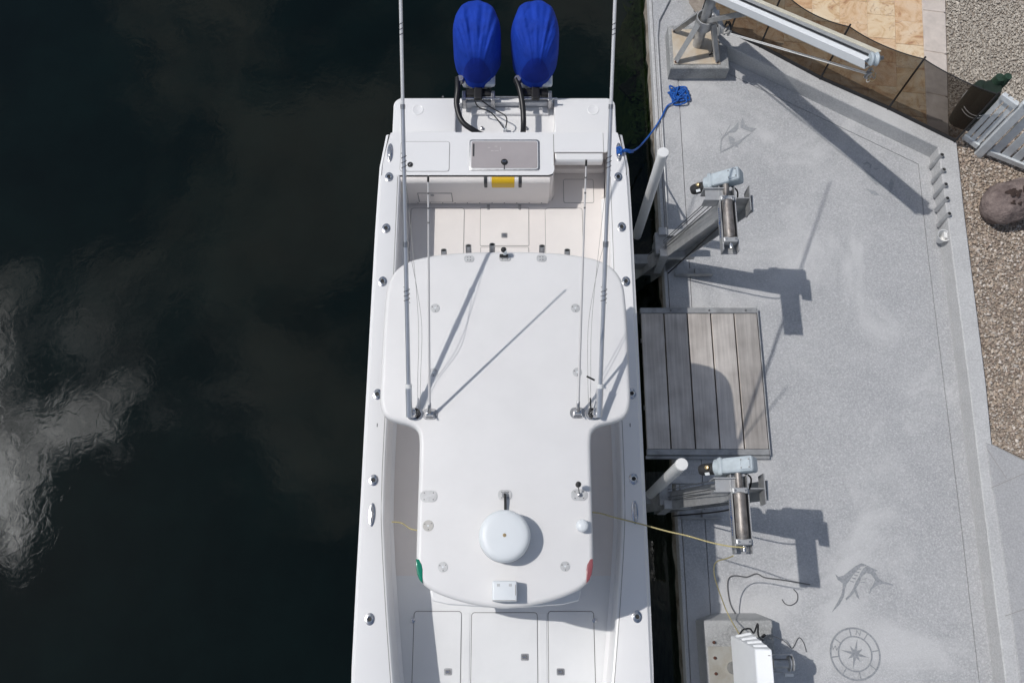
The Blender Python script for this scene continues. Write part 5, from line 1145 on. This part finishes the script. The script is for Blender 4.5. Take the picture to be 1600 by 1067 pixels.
# thick weathered trunk leaning out of the picture
l0 = W(1562, 322, GZ + .22); ax = Vector((.92, .34, .05)).normalized(); vs = []; fs = []; nl, nr_ = 60, 72
s_ = ax.cross(Vector((0, 0, 1))).normalized(); u_ = s_.cross(ax)
for i in range(nl + 1):
    t = i / nl; r = .285 * (1 - (1 - min(1, t / .22)) ** 2.4) ** .5 * (1 - .25 * t) if t > 0 else .0
    for k in range(nr_):
        a = TWO * k / nr_; rr = r * (1 + .035 * math.sin(3 * a + 5 * t) + .02 * math.sin(7 * a + 11 * t) + .10 * mnoise.noise(Vector((2 * math.cos(a), 2 * math.sin(a), t * 9))) + .05 * mnoise.noise(Vector((6 * math.cos(a), 6 * math.sin(a), t * 24)))); vs.append(l0 + ax * (-.24 + 1.7 * t) + (s_ * math.cos(a) + u_ * math.sin(a)) * rr)
fs = [(i * nr_ + k, i * nr_ + (k + 1) % nr_, (i + 1) * nr_ + (k + 1) % nr_, (i + 1) * nr_ + k) for i in range(nl) for k in range(nr_)] + [tuple(nl * nr_ + k for k in range(nr_))]
trk = mesh('tree_trunk', vs, fs, M['log'], None, True); tag(trk, 'thick weathered brown trunk with dark hollows, lying on gravel at right edge', 'trunk')
for k, (du, da, rr) in enumerate(((.06, 1.75, .06), (.13, 1.62, .05), (.26, 1.50, .07), (.34, 1.62, .055), (.40, 1.35, .05), (.02, 1.25, .03), (.10, 1.1, .025), (.48, 1.7, .06))):
    t = (du + .24) / 1.7; r = .285 * (1 - (1 - min(1, t / .22)) ** 2.4) ** .5 * (1 - .25 * t) * .995; nrm2 = s_ * math.cos(da) + u_ * math.sin(da); c = l0 + ax * du + nrm2 * r
    tn = ax; bn = nrm2.cross(tn); vs = [c + nrm2 * .020] + [c + (tn * math.cos(a) + bn * math.sin(a)) * rr * (1 + .35 * math.sin(3 * a + k) + .2 * math.sin(5 * a)) - nrm2 * -.004 for a in np.linspace(0, TWO, 18, endpoint=False)]
    mesh('hollow', vs, [(0, 1 + i, 1 + (i + 1) % 18) for i in range(18)], M['hollow'], trk, True)

# ---- tube holders along the right leg of the curb
names = ['topmost, in the corner of the curb', 'second from the curb corner', 'middle one of five', 'second from the white cup', 'lowest, next to the white cup']
for k, (x, y) in enumerate(((1463, 252), (1466, 275), (1469, 298), (1471.5, 320), (1474.5, 344))):
    a = W(x - 9, y + 9, D + .05); b = W(x + 9, y - 10, CT + .05)
    o = tube('rod_tube', [a, b], .030, M['alu'], None, 16); tag(o, 'short grey rod holder tube on the curb, ' + names[k], 'rod holder', 'grey rod holder tubes on the curb')
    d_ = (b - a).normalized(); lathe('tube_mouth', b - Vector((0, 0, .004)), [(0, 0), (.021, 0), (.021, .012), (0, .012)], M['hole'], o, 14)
    box('tube_strap', (a + b) / 2 + Vector((.035, -.005, 0)), (.05, .085, .016), M['alud'], o, bv=.004)
p = W(1471, 372, D + .16); vs = []; 
o = lathe('cup_holder', (p.x, p.y, D + .08), [(0, 0), (.045, 0), (.055, .02), (.082, .16), (.086, .165), (.078, .163), (.05, .03), (0, .025)], M['pvc'], None, 24)
tag(o, 'white open cup fixed to the curb below the grey rod tubes', 'cup'); box('cup_bracket', (p.x + .07, p.y + .03, D + .2), (.10, .10, .02), M['pvc'], o, bv=.006)

# ================================================================== ROPES
cpt = W(1060, 152, D); pts = []
for k in range(60):
    a = k * .72 + random.uniform(-.3, .3); r = .045 + .10 * random.random(); c = cpt + Vector((.05 * math.sin(k * .31), .04 * math.cos(k * .23), 0))
    pts.append(c + Vector((r * math.cos(a), r * .85 * math.sin(a), .014 + random.random() * .06)))
line = [W(1043, 166, D + .03), W(1034, 183, D + .035), W(1022, 202, D + .04), W(1007, 221, D + .25), W(996, 232, D + .85), W(989, 235.5, G - .25), W(984, 235.5, G + .015), W(976, 234, G + .02), W(969, 237, G + .025)]
rp = mesh('blue_rope', *(lambda mb: (mb.v, mb.f))(MB().tube(spline(pts + line, 6), .0125, 7)), M['rblue'], None, True); tag(rp, 'blue mooring rope from a pile on the dock to the boat cleat', 'rope')
p = W(967, 238, G); tube('cleat_wrap', spline([p + Vector((.03 * math.cos(k * 1.9) , .045 * math.cos(k * 1.1), .03 + .002 * k)) for k in range(12)], 4), .011, M['rblue'], rp, 7)
tube('strand', [line[5] + Vector((0, -.02, 0)), line[6] + Vector((0, -.025, 0)), line[7] + Vector((.0, -.02, 0)), line[8] + Vector((0, -.02, 0))], .011, M['rblue'], rp, 7)
zz = D + 2.25
yr = [W(612, 815, 1.95), W(628, 817, 1.93), W(650, 828, 1.9), W(720, 830, 1.95), W(850, 800, 2.0), W(925, 800, 2.06), W(960, 808, G + .06), W(1000, 818, 2.1), W(1040, 829, 2.3), W(1075, 837, 2.45), W(1110, 847, 2.65), W(1140, 853, 2.80), W(1164, 855, 2.86)]
tag(tube('yellow_rope', spline(yr, 6), .0075, M['ryel'], None, 7), 'long yellow rope crossing the boat and ending at the lift winch', 'rope')
yr2 = [W(1146, 868, D + 2.2), W(1136, 872, D + 1.9), W(1122, 876, D + 1.5), W(1116, 884, D + 1.2), W(1117, 902, D + .9), W(1126, 930, D + .6), W(1138, 960, D + .42), W(1155, 990, D + .78)]
tag(tube('tan_rope', spline(yr2, 6), .0065, M['ryel'], None, 7), 'tan cord hanging from the lift winch down to the white enclosure', 'rope')
ck = [W(1140, 899, D + .01), W(1150, 899, D + .01), W(1168, 901, D + .01), W(1182, 896, D + .01), W(1195, 901, D + .01), W(1225, 906, D + .01), W(1268, 913, D + .012)]
ck = [W(1150, 960, D + .03), W(1141, 942, D + .01), W(1137, 915, D + .01), W(1140, 902, D + .01), W(1150, 899, D + .01), W(1167, 901, D + .01), W(1182, 896, D + .01), W(1196, 902, D + .01), W(1225, 906, D + .01), W(1266, 913, D + .012)]
tag(tube('grey_cable', spline(ck, 8), .0075, M['bolt'], None, 6), 'thin grey cable lying across the dock near the painted marlin', 'cable')
ck = [W(1240, 920, D + .01), W(1246, 928, D + .01), W(1245, 939, D + .01), W(1236, 945, D + .01), W(1227, 943, D + .01), W(1222, 936, D + .01)]
tag(tube('wire_curl', spline(ck, 8), .0055, M['bolt'], None, 6), 'small curl of dark wire lying on the dock', 'wire')
